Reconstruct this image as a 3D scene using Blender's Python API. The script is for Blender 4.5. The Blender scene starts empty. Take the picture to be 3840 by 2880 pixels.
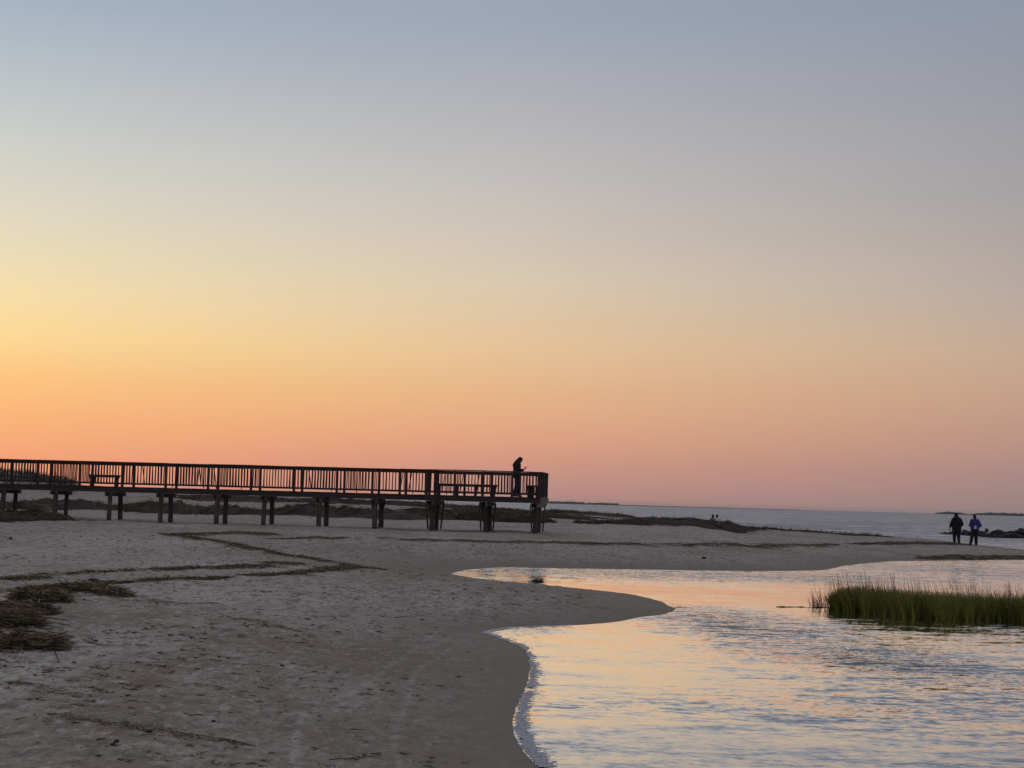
import bpy, math, random
import numpy as np
from mathutils import Vector, Matrix, noise
random.seed(7); rng = np.random.default_rng(7)
SC = bpy.context.scene; COL = SC.collection
R = math.radians

# ------------------------------------------------------------------ camera
F = 6500.0                      # focal length in pixels of the 3840 px wide photograph
EYE = 1.85
PITCH = math.atan(441.5 / F); ROLL = R(1.52)
cam = bpy.data.cameras.new('camera'); camo = bpy.data.objects.new('camera', cam); COL.objects.link(camo)
cam.sensor_width = 36.0; cam.lens = F / 3840 * 36.0
cam.clip_start = 0.1; cam.clip_end = 60000
CM = Matrix.Rotation(math.pi / 2 + PITCH, 3, 'X') @ Matrix.Rotation(ROLL, 3, 'Z')
camo.matrix_world = Matrix.Translation((0, 0, EYE)) @ CM.to_4x4()
SC.camera = camo
SC.view_settings.view_transform = 'Standard'; SC.view_settings.look = 'None'
SC.view_settings.exposure = 0.0; SC.view_settings.gamma = 1.0

# ------------------------------------------------------------------ sky
def lin(c):
    return tuple(((v / 255) / 12.92 if v / 255 <= .04045 else ((v / 255 + .055) / 1.055) ** 2.4) for v in c)
W = bpy.data.worlds.new("World"); SC.world = W; W.use_nodes = True
nt = W.node_tree; nt.nodes.clear()
def N(t, tree=None, **kw):
    n = (tree or nt).nodes.new(t)
    for k, v in kw.items(): setattr(n, k, v)
    return n
L = lambda a, b, tree=None: (tree or nt).links.new(a, b)
out = N('ShaderNodeOutputWorld'); bg = N('ShaderNodeBackground'); L(bg.outputs[0], out.inputs[0])
tc = N('ShaderNodeTexCoord'); sep = N('ShaderNodeSeparateXYZ'); L(tc.outputs['Generated'], sep.inputs[0])
def math_(op, a, b=None, c=None, tree=None, clamp=False):
    n = N('ShaderNodeMath', tree, operation=op); n.use_clamp = clamp
    for i, v in enumerate((a, b, c)):
        if v is None: continue
        if isinstance(v, (int, float)): n.inputs[i].default_value = v
        else: L(v, n.inputs[i], tree)
    return n.outputs[0]
elev = math_('MULTIPLY', math_('ARCSINE', sep.outputs['Z']), 180 / math.pi)      # degrees
azim = math_('MULTIPLY', math_('ARCTAN2', sep.outputs['X'], sep.outputs['Y']), 180 / math.pi)  # 0 = ahead, + = right
# slow change near the horizon: the ramp position is sqrt(elevation/90)
pos = math_('POWER', math_('DIVIDE', math_('MAXIMUM', elev, 0.0), 90.0), 0.5)
def ramp(stops):
    r = N('ShaderNodeValToRGB'); cr = r.color_ramp; cr.interpolation = 'LINEAR'
    stops = sorted(stops)
    while len(cr.elements) < len(stops): cr.elements.new(0.5)
    for el, (e, c) in zip(cr.elements, stops):
        el.position = math.sqrt(e / 90); el.color = (*lin(c), 1)
    L(pos, r.inputs[0]); return r.outputs[0]
SKY = {
 -17: [(0,(236,150,124)),(1.0,(243,161,121)),(2.2,(247,177,119)),(3.6,(250,196,128)),(4.9,(250,216,150)),(6.4,(243,221,172)),(8.5,(225,217,192)),(11,(203,206,201)),(15.6,(163,176,194)),(30,(150,158,172)),(90,(142,145,152))],
 0: [(0,(178,138,132)),(.5,(190,142,132)),(1.3,(208,150,131)),(2.1,(221,161,130)),(3.5,(228,177,135)),(5.1,(228,194,152)),(7.3,(217,199,176)),(10.2,(196,190,186)),(16,(155,164,180)),(30,(146,150,162)),(90,(142,145,152))],
 17: [(0,(148,130,131)),(.5,(156,132,130)),(1.3,(166,136,131)),(2.5,(185,147,133)),(3.9,(194,159,138)),(5.3,(194,167,147)),(7.3,(182,167,159)),(10.3,(164,160,162)),(16.5,(141,149,166)),(30,(138,142,154)),(90,(142,145,152))],
 110: [(0,(126,122,126)),(3,(142,132,132)),(7,(158,144,140)),(12,(156,150,150)),(25,(150,150,156)),(90,(142,145,152))],
}
cl = {a: ramp(s) for a, s in SKY.items()}
def mixc(fac, a, b):
    m = N('ShaderNodeMix', data_type='RGBA'); L(fac, m.inputs[0]); L(a, m.inputs[6]); L(b, m.inputs[7]); return m.outputs[2]
def mr(v, a, b):
    m = N('ShaderNodeMapRange'); m.interpolation_type = 'LINEAR'; L(v, m.inputs[0]); m.inputs[1].default_value = a; m.inputs[2].default_value = b; return m.outputs[0]
c = mixc(mr(azim, -17, 0), cl[-17], cl[0])
c = mixc(mr(azim, 0, 17), c, cl[17])
c = mixc(mr(azim, 20, 85), c, cl[110])
c = mixc(mr(azim, -50, -120), c, cl[110])
skyt = N('ShaderNodeTexSky', sky_type='NISHITA'); skyt.sun_disc = False
SUN_AZ = -32.0; SUN_EL = 1.5
skyt.sun_elevation = R(SUN_EL); skyt.sun_rotation = R(SUN_AZ)
# very thin, barely visible veils of high cloud
mpk = N('ShaderNodeMapping'); mpk.inputs['Scale'].default_value = (1.2, 1.2, 14); mpk.inputs['Rotation'].default_value = (0, R(4), 0); L(tc.outputs['Generated'], mpk.inputs[0])
cn = N('ShaderNodeTexNoise'); cn.inputs['Scale'].default_value = 2.2; cn.inputs['Detail'].default_value = 5; L(mpk.outputs[0], cn.inputs[0])
cf = math_('MULTIPLY_ADD', cn.outputs[0], .045, .978)
cm_ = N('ShaderNodeVectorMath', operation='SCALE'); L(c, cm_.inputs[0]); L(cf, cm_.inputs['Scale']); c = cm_.outputs[0]
mx = N('ShaderNodeMix', data_type='RGBA', blend_type='ADD'); mx.inputs[0].default_value = 0.004
L(c, mx.inputs[6]); L(skyt.outputs[0], mx.inputs[7]); L(mx.outputs[2], bg.inputs[0]); bg.inputs[1].default_value = 1.0
SC.world.cycles.sampling_method = 'MANUAL'; SC.world.cycles.sample_map_resolution = 512
sun = bpy.data.lights.new('sun', 'SUN'); sun.energy = 0.12; sun.angle = R(12); sun.color = (1.0, .62, .38)
suno = bpy.data.objects.new('sun', sun); COL.objects.link(suno)
sd = Vector((math.sin(R(SUN_AZ)) * math.cos(R(4)), math.cos(R(SUN_AZ)) * math.cos(R(4)), math.sin(R(4))))
suno.rotation_euler = sd.to_track_quat('Z', 'Y').to_euler(); suno.location = (-40, 60, 30)

# ------------------------------------------------------------------ helpers
def ray(px, py):
    return CM @ Vector(((px - 1920) / F, (1440 - py) / F, -1.0))
def P(px, py, z=0.0):           # where the view through a photograph pixel meets the level z
    d = ray(px, py); t = (z - EYE) / d.z
    return Vector((d.x * t, d.y * t, z))
def hor(px): return 1892 + .0265 * (px - 2317)
def U(px):                       # bearing X/Y of a photograph column at the horizon
    d = ray(px, hor(px)); return d.x / d.y
def at(px, Y, z):                # point at depth Y and height z on the bearing of column px
    d = ray(px, hor(px) - (z - EYE) * F / Y); return Vector((d.x / d.y * Y, Y, z))

def tag(o, label=None, cat=None, group=None, kind=None):
    if label: o['label'] = label
    if cat: o['category'] = cat
    if group: o['group'] = group
    if kind: o['kind'] = kind
    return o
def empty(name, loc=(0, 0, 0), rz=0):
    o = bpy.data.objects.new(name, None); COL.objects.link(o); o.location = loc; o.rotation_euler = (0, 0, rz); o.empty_display_size = .3
    return o
def mesh(name, v, f, mat, parent=None, smooth=False, attrs=None):
    me = bpy.data.meshes.new(name); me.from_pydata([tuple(x) for x in v], [], f)
    if smooth: me.polygons.foreach_set('use_smooth', [True] * len(me.polygons))
    if mat: me.materials.append(mat)
    if attrs:
        for k, a in attrs.items():
            at_ = me.attributes.new(k, 'FLOAT', 'POINT'); at_.data.foreach_set('value', np.asarray(a, dtype=np.float32))
    me.update()
    o = bpy.data.objects.new(name, me); COL.objects.link(o)
    if parent: o.parent = parent
    return o
class MB:
    def __init__(s): s.v = []; s.f = []
    def add(s, v, f):
        b = len(s.v); s.v += [Vector(x) for x in v]; s.f += [tuple(i + b for i in q) for q in f]
    def bar(s, a, b, w, h, up=(0, 0, 1), twist=0.0):     # box beam from a to b
        a = Vector(a); b = Vector(b); d = (b - a).normalized(); u = Vector(up)
        sd = d.cross(u)
        if sd.length < 1e-4: sd = Vector((1, 0, 0))
        sd.normalize(); u = sd.cross(d).normalized()
        if twist: q = Matrix.Rotation(twist, 3, d); sd = q @ sd; u = q @ u
        c = []
        for p in (a, b):
            for i, j in ((-1, -1), (1, -1), (1, 1), (-1, 1)): c.append(p + sd * (i * w / 2) + u * (j * h / 2))
        s.add(c, [(0, 1, 2, 3), (7, 6, 5, 4), (0, 4, 5, 1), (1, 5, 6, 2), (2, 6, 7, 3), (3, 7, 4, 0)])
    def tube(s, pts, rad, n=10):
        rings = []
        for i, p in enumerate(pts):
            p = Vector(p); d = (Vector(pts[min(i + 1, len(pts) - 1)]) - Vector(pts[max(i - 1, 0)])).normalized()
            x = d.cross(Vector((0, 1, 0.01))).normalized(); y = d.cross(x)
            r = rad[i] if isinstance(rad, (list, tuple)) else rad
            rings.append([p + x * (r * math.cos(2 * math.pi * k / n)) + y * (r * math.sin(2 * math.pi * k / n)) for k in range(n)])
        v = [q for r_ in rings for q in r_]; f = []
        for i in range(len(rings) - 1):
            for k in range(n):
                f.append((i * n + k, i * n + (k + 1) % n, (i + 1) * n + (k + 1) % n, (i + 1) * n + k))
        f.append(tuple(range(n))[::-1]); f.append(tuple((len(rings) - 1) * n + k for k in range(n)))
        s.add(v, f)
    def build(s, name, mat, parent=None, smooth=False, inv=None):
        v = s.v if inv is None else [inv @ q for q in s.v]
        return mesh(name, v, s.f, mat, parent, smooth)

# ------------------------------------------------------------------ materials
def mat_base(name):
    m = bpy.data.materials.new(name); m.use_nodes = True; t = m.node_tree
    b = t.nodes['Principled BSDF']; return m, t, b
def simple(name, col, rough=.8, var=.25, scale=8.0, bump=0.0, spec=.3, stretch=(1, 1, 1), coord='Object'):
    m, t, b = mat_base(name)
    tcn = N('ShaderNodeTexCoord', t); mp = N('ShaderNodeMapping', t); mp.inputs['Scale'].default_value = stretch
    L(tcn.outputs[coord], mp.inputs[0], t)
    nz = N('ShaderNodeTexNoise', t); nz.inputs['Scale'].default_value = scale; nz.inputs['Detail'].default_value = 6; L(mp.outputs[0], nz.inputs[0], t)
    r = N('ShaderNodeValToRGB', t); e = r.color_ramp.elements
    e[0].position = .3; e[1].position = .7
    e[0].color = (*[x * (1 - var) for x in col], 1); e[1].color = (*[min(1, x * (1 + var)) for x in col], 1)
    L(nz.outputs[0], r.inputs[0], t); L(r.outputs[0], b.inputs['Base Color'], t)
    b.inputs['Roughness'].default_value = rough; b.inputs['Specular IOR Level'].default_value = spec
    if bump:
        bp = N('ShaderNodeBump', t); bp.inputs['Strength'].default_value = bump; bp.inputs['Distance'].default_value = .02
        L(nz.outputs[0], bp.inputs['Height'], t); L(bp.outputs[0], b.inputs['Normal'], t)
    return m
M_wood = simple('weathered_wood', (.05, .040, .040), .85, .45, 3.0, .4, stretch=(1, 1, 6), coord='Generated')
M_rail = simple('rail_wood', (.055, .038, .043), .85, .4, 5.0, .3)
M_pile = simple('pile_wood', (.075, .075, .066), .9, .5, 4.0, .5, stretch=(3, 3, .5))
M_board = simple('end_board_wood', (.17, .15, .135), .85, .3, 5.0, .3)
M_rock = simple('dark_wet_rock', (.022, .020, .022), .6, .5, 3.0, .6)
M_shore = simple('far_land', (.07, .08, .09), .95, .3, .02)

def straw_mat(name, dark, light):
    m, t, b = mat_base(name)
    g = N('ShaderNodeAttribute', t); g.attribute_name = 'tone'
    r = N('ShaderNodeValToRGB', t); e = r.color_ramp.elements
    e[0].color = (*dark, 1); e[1].color = (*light, 1)
    L(g.outputs['Fac'], r.inputs[0], t); L(r.outputs[0], b.inputs['Base Color'], t)
    b.inputs['Roughness'].default_value = .9; b.inputs['Specular IOR Level'].default_value = .15
    return m
M_straw = straw_mat('dead_reed_straw', (.036, .028, .021), (.36, .285, .205))
M_straw_far = straw_mat('dead_reed_straw_far', (.034, .026, .021), (.21, .155, .125))
M_grass = straw_mat('marsh_grass_blades', (.048, .056, .012), (.33, .33, .07))
M_stalk = straw_mat('marsh_grass_seed_stalks', (.07, .055, .04), (.20, .155, .13))
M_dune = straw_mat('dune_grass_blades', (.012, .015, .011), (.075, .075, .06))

# ------------------------------------------------------------------ terrain
def catmull(pts, closed=False, n=5):
    out_ = []; m = len(pts)
    for i in range(m - (0 if closed else 1)):
        p0 = pts[(i - 1) % m] if (closed or i > 0) else pts[i]
        p1 = pts[i]; p2 = pts[(i + 1) % m]; p3 = pts[(i + 2) % m] if (closed or i + 2 < m) else pts[(i + 1) % m]
        for k in range(n):
            t = k / n
            q = [.5 * ((2 * p1[j]) + (-p0[j] + p2[j]) * t + (2 * p0[j] - 5 * p1[j] + 4 * p2[j] - p3[j]) * t * t + (-p0[j] + 3 * p1[j] - 3 * p2[j] + p3[j]) * t ** 3) for j in range(2)]
            out_.append(q)
    if not closed: out_.append(list(pts[-1]))
    return out_
bank_px = [(2022,2880),(1979,2833),(1941,2760),(1932,2708),(1944,2639),(1970,2587),(1984,2535),(1979,2474),(1953,2430),(1892,2404),(1840,2385),(1806,2373),
 (1880,2357),(1996,2351),(2170,2343),(2309,2331),(2430,2312),(2500,2297),(2532,2283),(2497,2262),(2417,2240),(2361,2228),(2229,2213),(2088,2199),(1900,2184),(1836,2174),(1740,2161),(1692,2150),
 (1741,2138),(1859,2128),(2000,2128),(2182,2132),(2511,2137),(2793,2141),(2950,2141),(3080,2138),(3150,2124),(3310,2108),(3451,2103),(3840,2100),(4300,2096)]
bank_px = catmull(bank_px, n=4)
bank = [P(x, y, 0.0) for x, y in bank_px]
near_w = [(60, -60), (14, -28), (6, -6), (3.2, 3), (1.5, 8)]
crest_tab = [(-2500,135,3.3),(-400,135,3.2),(0,135,3.05),(150,135,2.85),(240,135,2.6),(300,135,2.15),(560,135,1.9),(900,135,1.72),(1150,135,1.72),(1300,135,1.58),(1450,135,1.62),(1580,135,1.50),(1700,135,1.37),
 (1900,135,1.18),(2050,135,1.14),(2150,135,1.12),(2400,135,.92),(2600,134,.75),(2720,131,.55),(2770,127,.42)]
for x, y, z in [(3000,1992,.35),(3280,2003,.30),(3450,2015,.27),(3600,2033,.22),(3700,2046,.20),(3840,2062,.18),(4200,2095,.10)]:
    crest_tab.append((x, (EYE - z) * F / (y - hor(x)), z))
CU = np.array([U(c_[0]) for c_ in crest_tab]); CY = np.array([c_[1] for c_ in crest_tab]); CZ = np.array([c_[2] for c_ in crest_tab])
sea = [(u * y * 1.13 , y * (1.13 if z < .6 else 1.22)) for u, y, z in zip(CU, CY, CZ)]
poly = [tuple(p[:2]) for p in near_w] + [(p.x, p.y) for p in bank] + [tuple(s) for s in sea[::-1]] + [(-400, 160), (-400, -60)]
poly = np.array(poly, dtype=float)
def sdist(X, Y):                 # signed distance to the waterline, + on land
    shp = X.shape; X = X.ravel(); Y = Y.ravel(); d2 = np.full(X.shape, 1e18); ins = np.zeros(X.shape, bool)
    n = len(poly)
    for i in range(n):
        ax, ay = poly[i]; bx, by = poly[(i + 1) % n]; ex, ey = bx - ax, by - ay; l2 = ex * ex + ey * ey + 1e-12
        t = np.clip(((X - ax) * ex + (Y - ay) * ey) / l2, 0, 1)
        d2 = np.minimum(d2, (X - ax - t * ex) ** 2 + (Y - ay - t * ey) ** 2)
        if by != ay:
            c_ = ((ay > Y) != (by > Y)) & (X < ex * (Y - ay) / ey + ax); ins ^= c_
    d = np.sqrt(d2); return np.where(ins, d, -d).reshape(shp)
_tab = rng.random((256, 256))
def vnoise(x, y):                # value noise, smooth
    xi = np.floor(x).astype(int); yi = np.floor(y).astype(int); fx = x - xi; fy = y - yi
    fx = fx * fx * (3 - 2 * fx); fy = fy * fy * (3 - 2 * fy)
    a = _tab[xi & 255, yi & 255]; b = _tab[(xi + 1) & 255, yi & 255]; c_ = _tab[xi & 255, (yi + 1) & 255]; d = _tab[(xi + 1) & 255, (yi + 1) & 255]
    return (a * (1 - fx) + b * fx) * (1 - fy) + (c_ * (1 - fx) + d * fx) * fy - .5
def base(X, Y):
    Yp = np.maximum(Y, 1.0); u = X / Yp
    yc = np.interp(u, CU, CY); zc = np.interp(u, CU, CZ)
    prof = np.interp(Y, [-60, 10, 30, 50, 72, 95, 115], [.25, .28, .42, .54, .60, .78, .95])
    lim = np.maximum(zc * 1.08, .12); prof = np.minimum(prof, lim)
    f = np.clip((Y / yc - .72) / .28, 0, 1); f = f * f * (3 - 2 * f)
    h = prof * (1 - f) + zc * f
    g = np.clip((Y / yc - 1) / .14, 0, 1); return h * (1 - .85 * g * g)
def height(X, Y, detail=True):
    X = np.asarray(X, float); Y = np.asarray(Y, float)
    d = sdist(X, Y)
    if detail: d = d + .10 * vnoise(X * 1.3, Y * .8) * np.clip(np.abs(Y) / 20, 0, 2) + .03 * vnoise(X * 9 + 5, Y * 5)
    k = np.interp(Y, [10, 60, 110], [3.2, 6.5, 5.0])
    h = np.where(d > 0, base(X, Y) * (1 - np.exp(-np.maximum(d, 0) / k)), np.maximum(d * .06, -.6))
    if detail:
        a = np.clip(d / 2.5, 0, 1)
        h = h + a * (.05 * vnoise(X * .35, Y * .22) + .03 * vnoise(X * 1.1 + 9, Y * .6) + .014 * vnoise(X * 3.1, Y * 2.0 + 4)) * np.clip(Y / 30, .5, 2)
        nr = np.clip(1 - Y / 60, 0, 1) * a
        h = h + nr * (.016 * vnoise(X * 6, Y * 4 + 31) + .012 * vnoise(X * 14 + 7, Y * 8) - .03 * np.clip(vnoise(X * 4.5 + 3, Y * 3.2) - .22, 0, .2) / .2)
        du = np.clip((Y - 100) / 30, 0, 1) * np.clip((-X - 8) / 20, 0, 1)
        h = h + du * (.35 * vnoise(X * .3, Y * .3) + .15 * vnoise(X * .9, Y * .9))
    return h
def H1(x, y): return float(height(np.array([x]), np.array([y]))[0])
_hy = np.exp(np.linspace(math.log(8), math.log(150), 900))
def hit(px, py):                 # where the view through a pixel first meets the sand (or the crest, when it passes above)
    d = ray(px, py); u = d.x / d.y; yc = float(np.interp(u, CU, CY)); ys = _hy[_hy < yc]
    z = height(u * ys, ys); rz = EYE + d.z / d.y * ys; b_ = np.nonzero(rz <= z)[0]
    k = b_[0] if len(b_) else len(ys) - 1
    return Vector((u * ys[k], ys[k], z[k]))
Ys = np.concatenate([np.linspace(-58, 6, 24), np.exp(np.linspace(math.log(7), math.log(175), 560)), np.linspace(180, 420, 12)])
us = np.concatenate([np.linspace(-3.2, -.40, 30), np.linspace(-.385, .385, 820), np.linspace(.40, 2.2, 24)])
GX = us[None, :] * np.maximum(Ys, 7.0)[:, None]; GY = np.repeat(Ys[:, None], len(us), 1)
GX = np.where(GY < 7, us[None, :] * (7 + (7 - GY) * .4), GX)
GZ = height(GX, GY); GD = sdist(GX, GY)
nr_, nc_ = GX.shape
verts = np.stack([GX, GY, GZ], -1).reshape(-1, 3)
ii = np.arange(nr_ * nc_).reshape(nr_, nc_)
faces = np.stack([ii[:-1, :-1], ii[:-1, 1:], ii[1:, 1:], ii[1:, :-1]], -1).reshape(-1, 4)
me = bpy.data.meshes.new('sand'); me.vertices.add(len(verts)); me.vertices.foreach_set('co', verts.ravel())
me.loops.add(faces.size); me.loops.foreach_set('vertex_index', faces.ravel()); me.polygons.add(len(faces))
me.polygons.foreach_set('loop_start', np.arange(0, faces.size, 4)); me.polygons.foreach_set('loop_total', np.full(len(faces), 4))
me.update(calc_edges=True); me.polygons.foreach_set('use_smooth', [True] * len(faces))
# dampness: near the water and along the old swash of the creek
wet = np.exp(-np.maximum(GD, 0) / np.interp(GY, [10, 60, 110], [1.1, 2.4, 2.0]))
at_ = me.attributes.new('wet', 'FLOAT', 'POINT'); at_.data.foreach_set('value', wet.ravel().astype(np.float32))

silt = np.zeros_like(GX)
for x, y, rx, ry, a in [(650,2260,420,40,.9),(620,2420,110,110,.8),(1450,2370,330,60,1.0),(1050,2345,140,30,.7),(1750,2105,420,22,1.0),(1250,2600,500,160,.45),(1700,2650,260,220,.5),(500,2780,400,120,.4),(250,2760,200,90,.35),(600,2560,160,90,.5),
        (200,2060,500,60,-.7),(1000,2010,500,25,.3),(280,2380,260,90,-.9),(60,2480,160,50,-.8),(900,2190,380,40,-.8),(1300,2230,330,35,-.5),(700,2110,320,28,-.9),(1500,2030,500,12,-.2),(2300,2010,600,25,-.3),(3000,2085,300,14,-.5),(2200,2105,900,16,.35)]:
    c_ = P(x, y, .4); ex = abs(P(x + rx, y, .4).x - c_.x); ey = abs(P(x, y - ry, .4).y - P(x, y + ry, .4).y) / 2
    silt += a * np.exp(-((GX - c_.x) / ex) ** 2 - ((GY - c_.y) / ey) ** 2)
def line_d(pl):
    best = np.full(GX.shape, 9.0); q = [P(x, y, .38) for x, y in pl]; msk = (GY > 9) & (GY < 45)
    for a_, b_ in zip(q[:-1], q[1:]):
        ex, ey = b_.x - a_.x, b_.y - a_.y; l2 = ex * ex + ey * ey; t_ = np.clip(((GX - a_.x) * ex + (GY - a_.y) * ey) / l2, 0, 1)
        best = np.where(msk, np.minimum(best, np.hypot(GX - a_.x - t_ * ex, GY - a_.y - t_ * ey)), best)
    return best
for pl, w_ in [([(1715,2215),(1690,2250),(1560,2340),(1400,2440),(1250,2510),(1140,2570),(1110,2620),(1115,2760),(1120,2900)],.035),([(1830,2200),(1815,2270),(1700,2330),(1560,2420),(1535,2500),(1490,2590),(1500,2700),(1550,2880)],.03)]:
    silt -= 1.4 * np.exp(-(line_d(catmull(pl, n=4)) / w_) ** 2) * (.6 + .5 * vnoise(GX * 2, GY * 2))
at_ = me.attributes.new('silt', 'FLOAT', 'POINT'); at_.data.foreach_set('value', silt.ravel().astype(np.float32))
m, t, b = mat_base('beach_sand'); M_sand = m
geo = N('ShaderNodeNewGeometry', t); mp = N('ShaderNodeMapping', t); mp.inputs['Scale'].default_value = (1, .55, 1); L(geo.outputs['Position'], mp.inputs[0], t)
def noise_(scale, detail=5, rough=.55, src=None):
    n = N('ShaderNodeTexNoise', t); n.inputs['Scale'].default_value = scale; n.inputs['Detail'].default_value = detail; n.inputs['Roughness'].default_value = rough
    L((src or mp.outputs[0]), n.inputs[0], t); return n.outputs[0]
def cr_(v, stops):
    r = N('ShaderNodeValToRGB', t); cr = r.color_ramp
    while len(cr.elements) < len(stops): cr.elements.new(.5)
    for e, (p, c_) in zip(cr.elements, stops): e.position = p; e.color = (*c_, 1) if len(c_) == 3 else c_
    L(v, r.inputs[0], t); return r.outputs[0]
def mixm(fac, a, b_, bt='MIX'):
    n = N('ShaderNodeMix', t, data_type='RGBA', blend_type=bt)
    for i, v in ((0, fac), (6, a), (7, b_)):
        if isinstance(v, (int, float)): n.inputs[i].default_value = v
        elif isinstance(v, tuple): n.inputs[i].default_value = (*v, 1)
        else: L(v, n.inputs[i], t)
    return n.outputs[2]
sa = N('ShaderNodeAttribute', t); sa.attribute_name = 'silt'
dry = (.475, .445, .42); warm = (.275, .225, .18)
mp2 = N('ShaderNodeMapping', t); mp2.inputs['Scale'].default_value = (1.0, .42, 1); mp2.inputs['Rotation'].default_value = (0, 0, .12); L(geo.outputs['Position'], mp2.inputs[0], t)
sf = math_('MULTIPLY_ADD', sa.outputs['Fac'], .55, .45, tree=t)
sf = math_('ADD', sf, math_('MULTIPLY', math_('SUBTRACT', noise_(.35, 5, .6), .5, tree=t), 2.0, tree=t), tree=t)
sf = math_('ADD', sf, math_('MULTIPLY', math_('SUBTRACT', noise_(2.2, 4, .65, mp2.outputs[0]), .5, tree=t), 1.6, tree=t), tree=t, clamp=True)
colr = mixm(sf, dry, warm)
red = math_('MULTIPLY', math_('SUBTRACT', noise_(.8, 6, .7, mp2.outputs[0]), .44, tree=t), 3.6, tree=t, clamp=True)
red = math_('MULTIPLY', red, math_('ADD', sa.outputs['Fac'], .35, tree=t, clamp=True), tree=t, clamp=True)
colr = mixm(math_('MULTIPLY', red, .85, tree=t), colr, (.215, .145, .115))
spk = noise_(6.0, 5, .62, mp2.outputs[0])
colr = mixm(cr_(spk, [(.50, (0, 0, 0)), (.64, (.85, .85, .85))]), colr, (.165, .14, .128))
spk2 = noise_(15, 4, .62, mp2.outputs[0])
colr = mixm(cr_(spk2, [(.50, (0, 0, 0)), (.64, (.75, .75, .75))]), colr, (.18, .155, .14))
colr = mixm(cr_(noise_(9, 4, .6, mp2.outputs[0]), [(.54, (0, 0, 0)), (.68, (.55, .55, .55))]), colr, (.60, .57, .55))
colr = mixm(1.0, colr, cr_(noise_(38, 3, .7), [(.3, (.74, .74, .74)), (.7, (1.2, 1.2, 1.2))]), 'MULTIPLY')
wa = N('ShaderNodeAttribute', t); wa.attribute_name = 'wet'
colr = mixm(wa.outputs['Fac'], colr, (.17, .14, .115))
L(colr, b.inputs['Base Color'], t)
L(math_('SUBTRACT', .95, math_('MULTIPLY', wa.outputs['Fac'], .35, tree=t), tree=t), b.inputs['Roughness'], t)
b.inputs['Specular IOR Level'].default_value = .2
bp = N('ShaderNodeBump', t); bp.inputs['Strength'].default_value = .9; bp.inputs['Distance'].default_value = .05
hsum = math_('ADD', math_('MULTIPLY', noise_(5.5, 5, .65, mp2.outputs[0]), 1.0, tree=t), math_('MULTIPLY', noise_(26, 4, .7), .22, tree=t), tree=t)
dryf = math_('SUBTRACT', 1.0, math_('MULTIPLY', wa.outputs['Fac'], .9, tree=t), tree=t)
L(math_('MULTIPLY', hsum, dryf, tree=t), bp.inputs['Height'], t); L(bp.outputs[0], b.inputs['Normal'], t)
me.materials.append(M_sand)
sand = bpy.data.objects.new('sand', me); COL.objects.link(sand); tag(sand, kind='structure')

# ------------------------------------------------------------------ water
m, t, b = mat_base('water_surface'); M_water = m
t.nodes.remove(b); mo = t.nodes['Material Output']
geo = N('ShaderNodeNewGeometry', t); sp = N('ShaderNodeSeparateXYZ', t); L(geo.outputs['Position'], sp.inputs[0], t)
def mapn(scale, rot=0.0):
    n = N('ShaderNodeMapping', t); n.inputs['Scale'].default_value = scale; n.inputs['Rotation'].default_value = (0, 0, rot); L(geo.outputs['Position'], n.inputs[0], t); return n.outputs[0]
ra = N('ShaderNodeAttribute', t); ra.attribute_name = 'ruffle'
def vec(op, a_, b_=None, sc=None):
    n = N('ShaderNodeVectorMath', t, operation=op)
    for i, v_ in enumerate((a_, b_)):
        if v_ is None: continue
        if isinstance(v_, tuple): n.inputs[i].default_value = v_
        else: L(v_, n.inputs[i], t)
    if sc is not None:
        if isinstance(sc, float): n.inputs['Scale'].default_value = sc
        else: L(sc, n.inputs['Scale'], t)
    return n.outputs[0]
def slope(scale, mp_, amt, detail=3, rough=.55):     # a field of small wave slopes
    n = N('ShaderNodeTexNoise', t); n.inputs['Scale'].default_value = scale; n.inputs['Detail'].default_value = detail; n.inputs['Roughness'].default_value = rough; L(mp_, n.inputs[0], t)
    return vec('SCALE', vec('SUBTRACT', n.outputs['Color'], (.5, .5, .5)), sc=amt)
mA = mapn((.42, 1.0, 1), R(-7)); mB = mapn((.6, 1.0, 1), R(10)); mC = mapn((1.0, .45, 1), R(6))
pn_ = noise_(.55, 4, .6, mapn((.35, 1, 1), R(-10)))
ruf = math_('ADD', ra.outputs['Fac'], math_('MULTIPLY', math_('SUBTRACT', pn_, .5, tree=t), 1.2, tree=t), tree=t)
ruf = math_('MINIMUM', ruf, 2.2, tree=t)
ruf = math_('MAXIMUM', ruf, .12, tree=t)
far = N('ShaderNodeMapRange', t); L(sp.outputs['Y'], far.inputs[0], t); far.inputs[1].default_value = 70; far.inputs[2].default_value = 130; far.inputs[3].default_value = 1; far.inputs[4].default_value = 3.4
ruf = math_('MULTIPLY', ruf, far.outputs[0], tree=t)
sl = vec('ADD', slope(3.2, mA, .60, 4, .6), slope(8.0, mB, .75))
sl = vec('ADD', sl, slope(24.0, mB, .6, 2))
sl = vec('ADD', sl, slope(1.1, mA, .50, 4, .6))
sl = vec('SCALE', sl, sc=ruf)
sl = vec('ADD', sl, slope(1.3, mA, .04, 2))
sl = vec('ADD', sl, vec('SCALE', slope(.14, mapn((.35, 1.0, 1), R(12)), 2.2, 7, .85), sc=math_('MULTIPLY', math_('SUBTRACT', far.outputs[0], 1.0, tree=t), .42, tree=t)))
sl = vec('MULTIPLY', sl, (.7, 1.0, 0.0))
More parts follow.
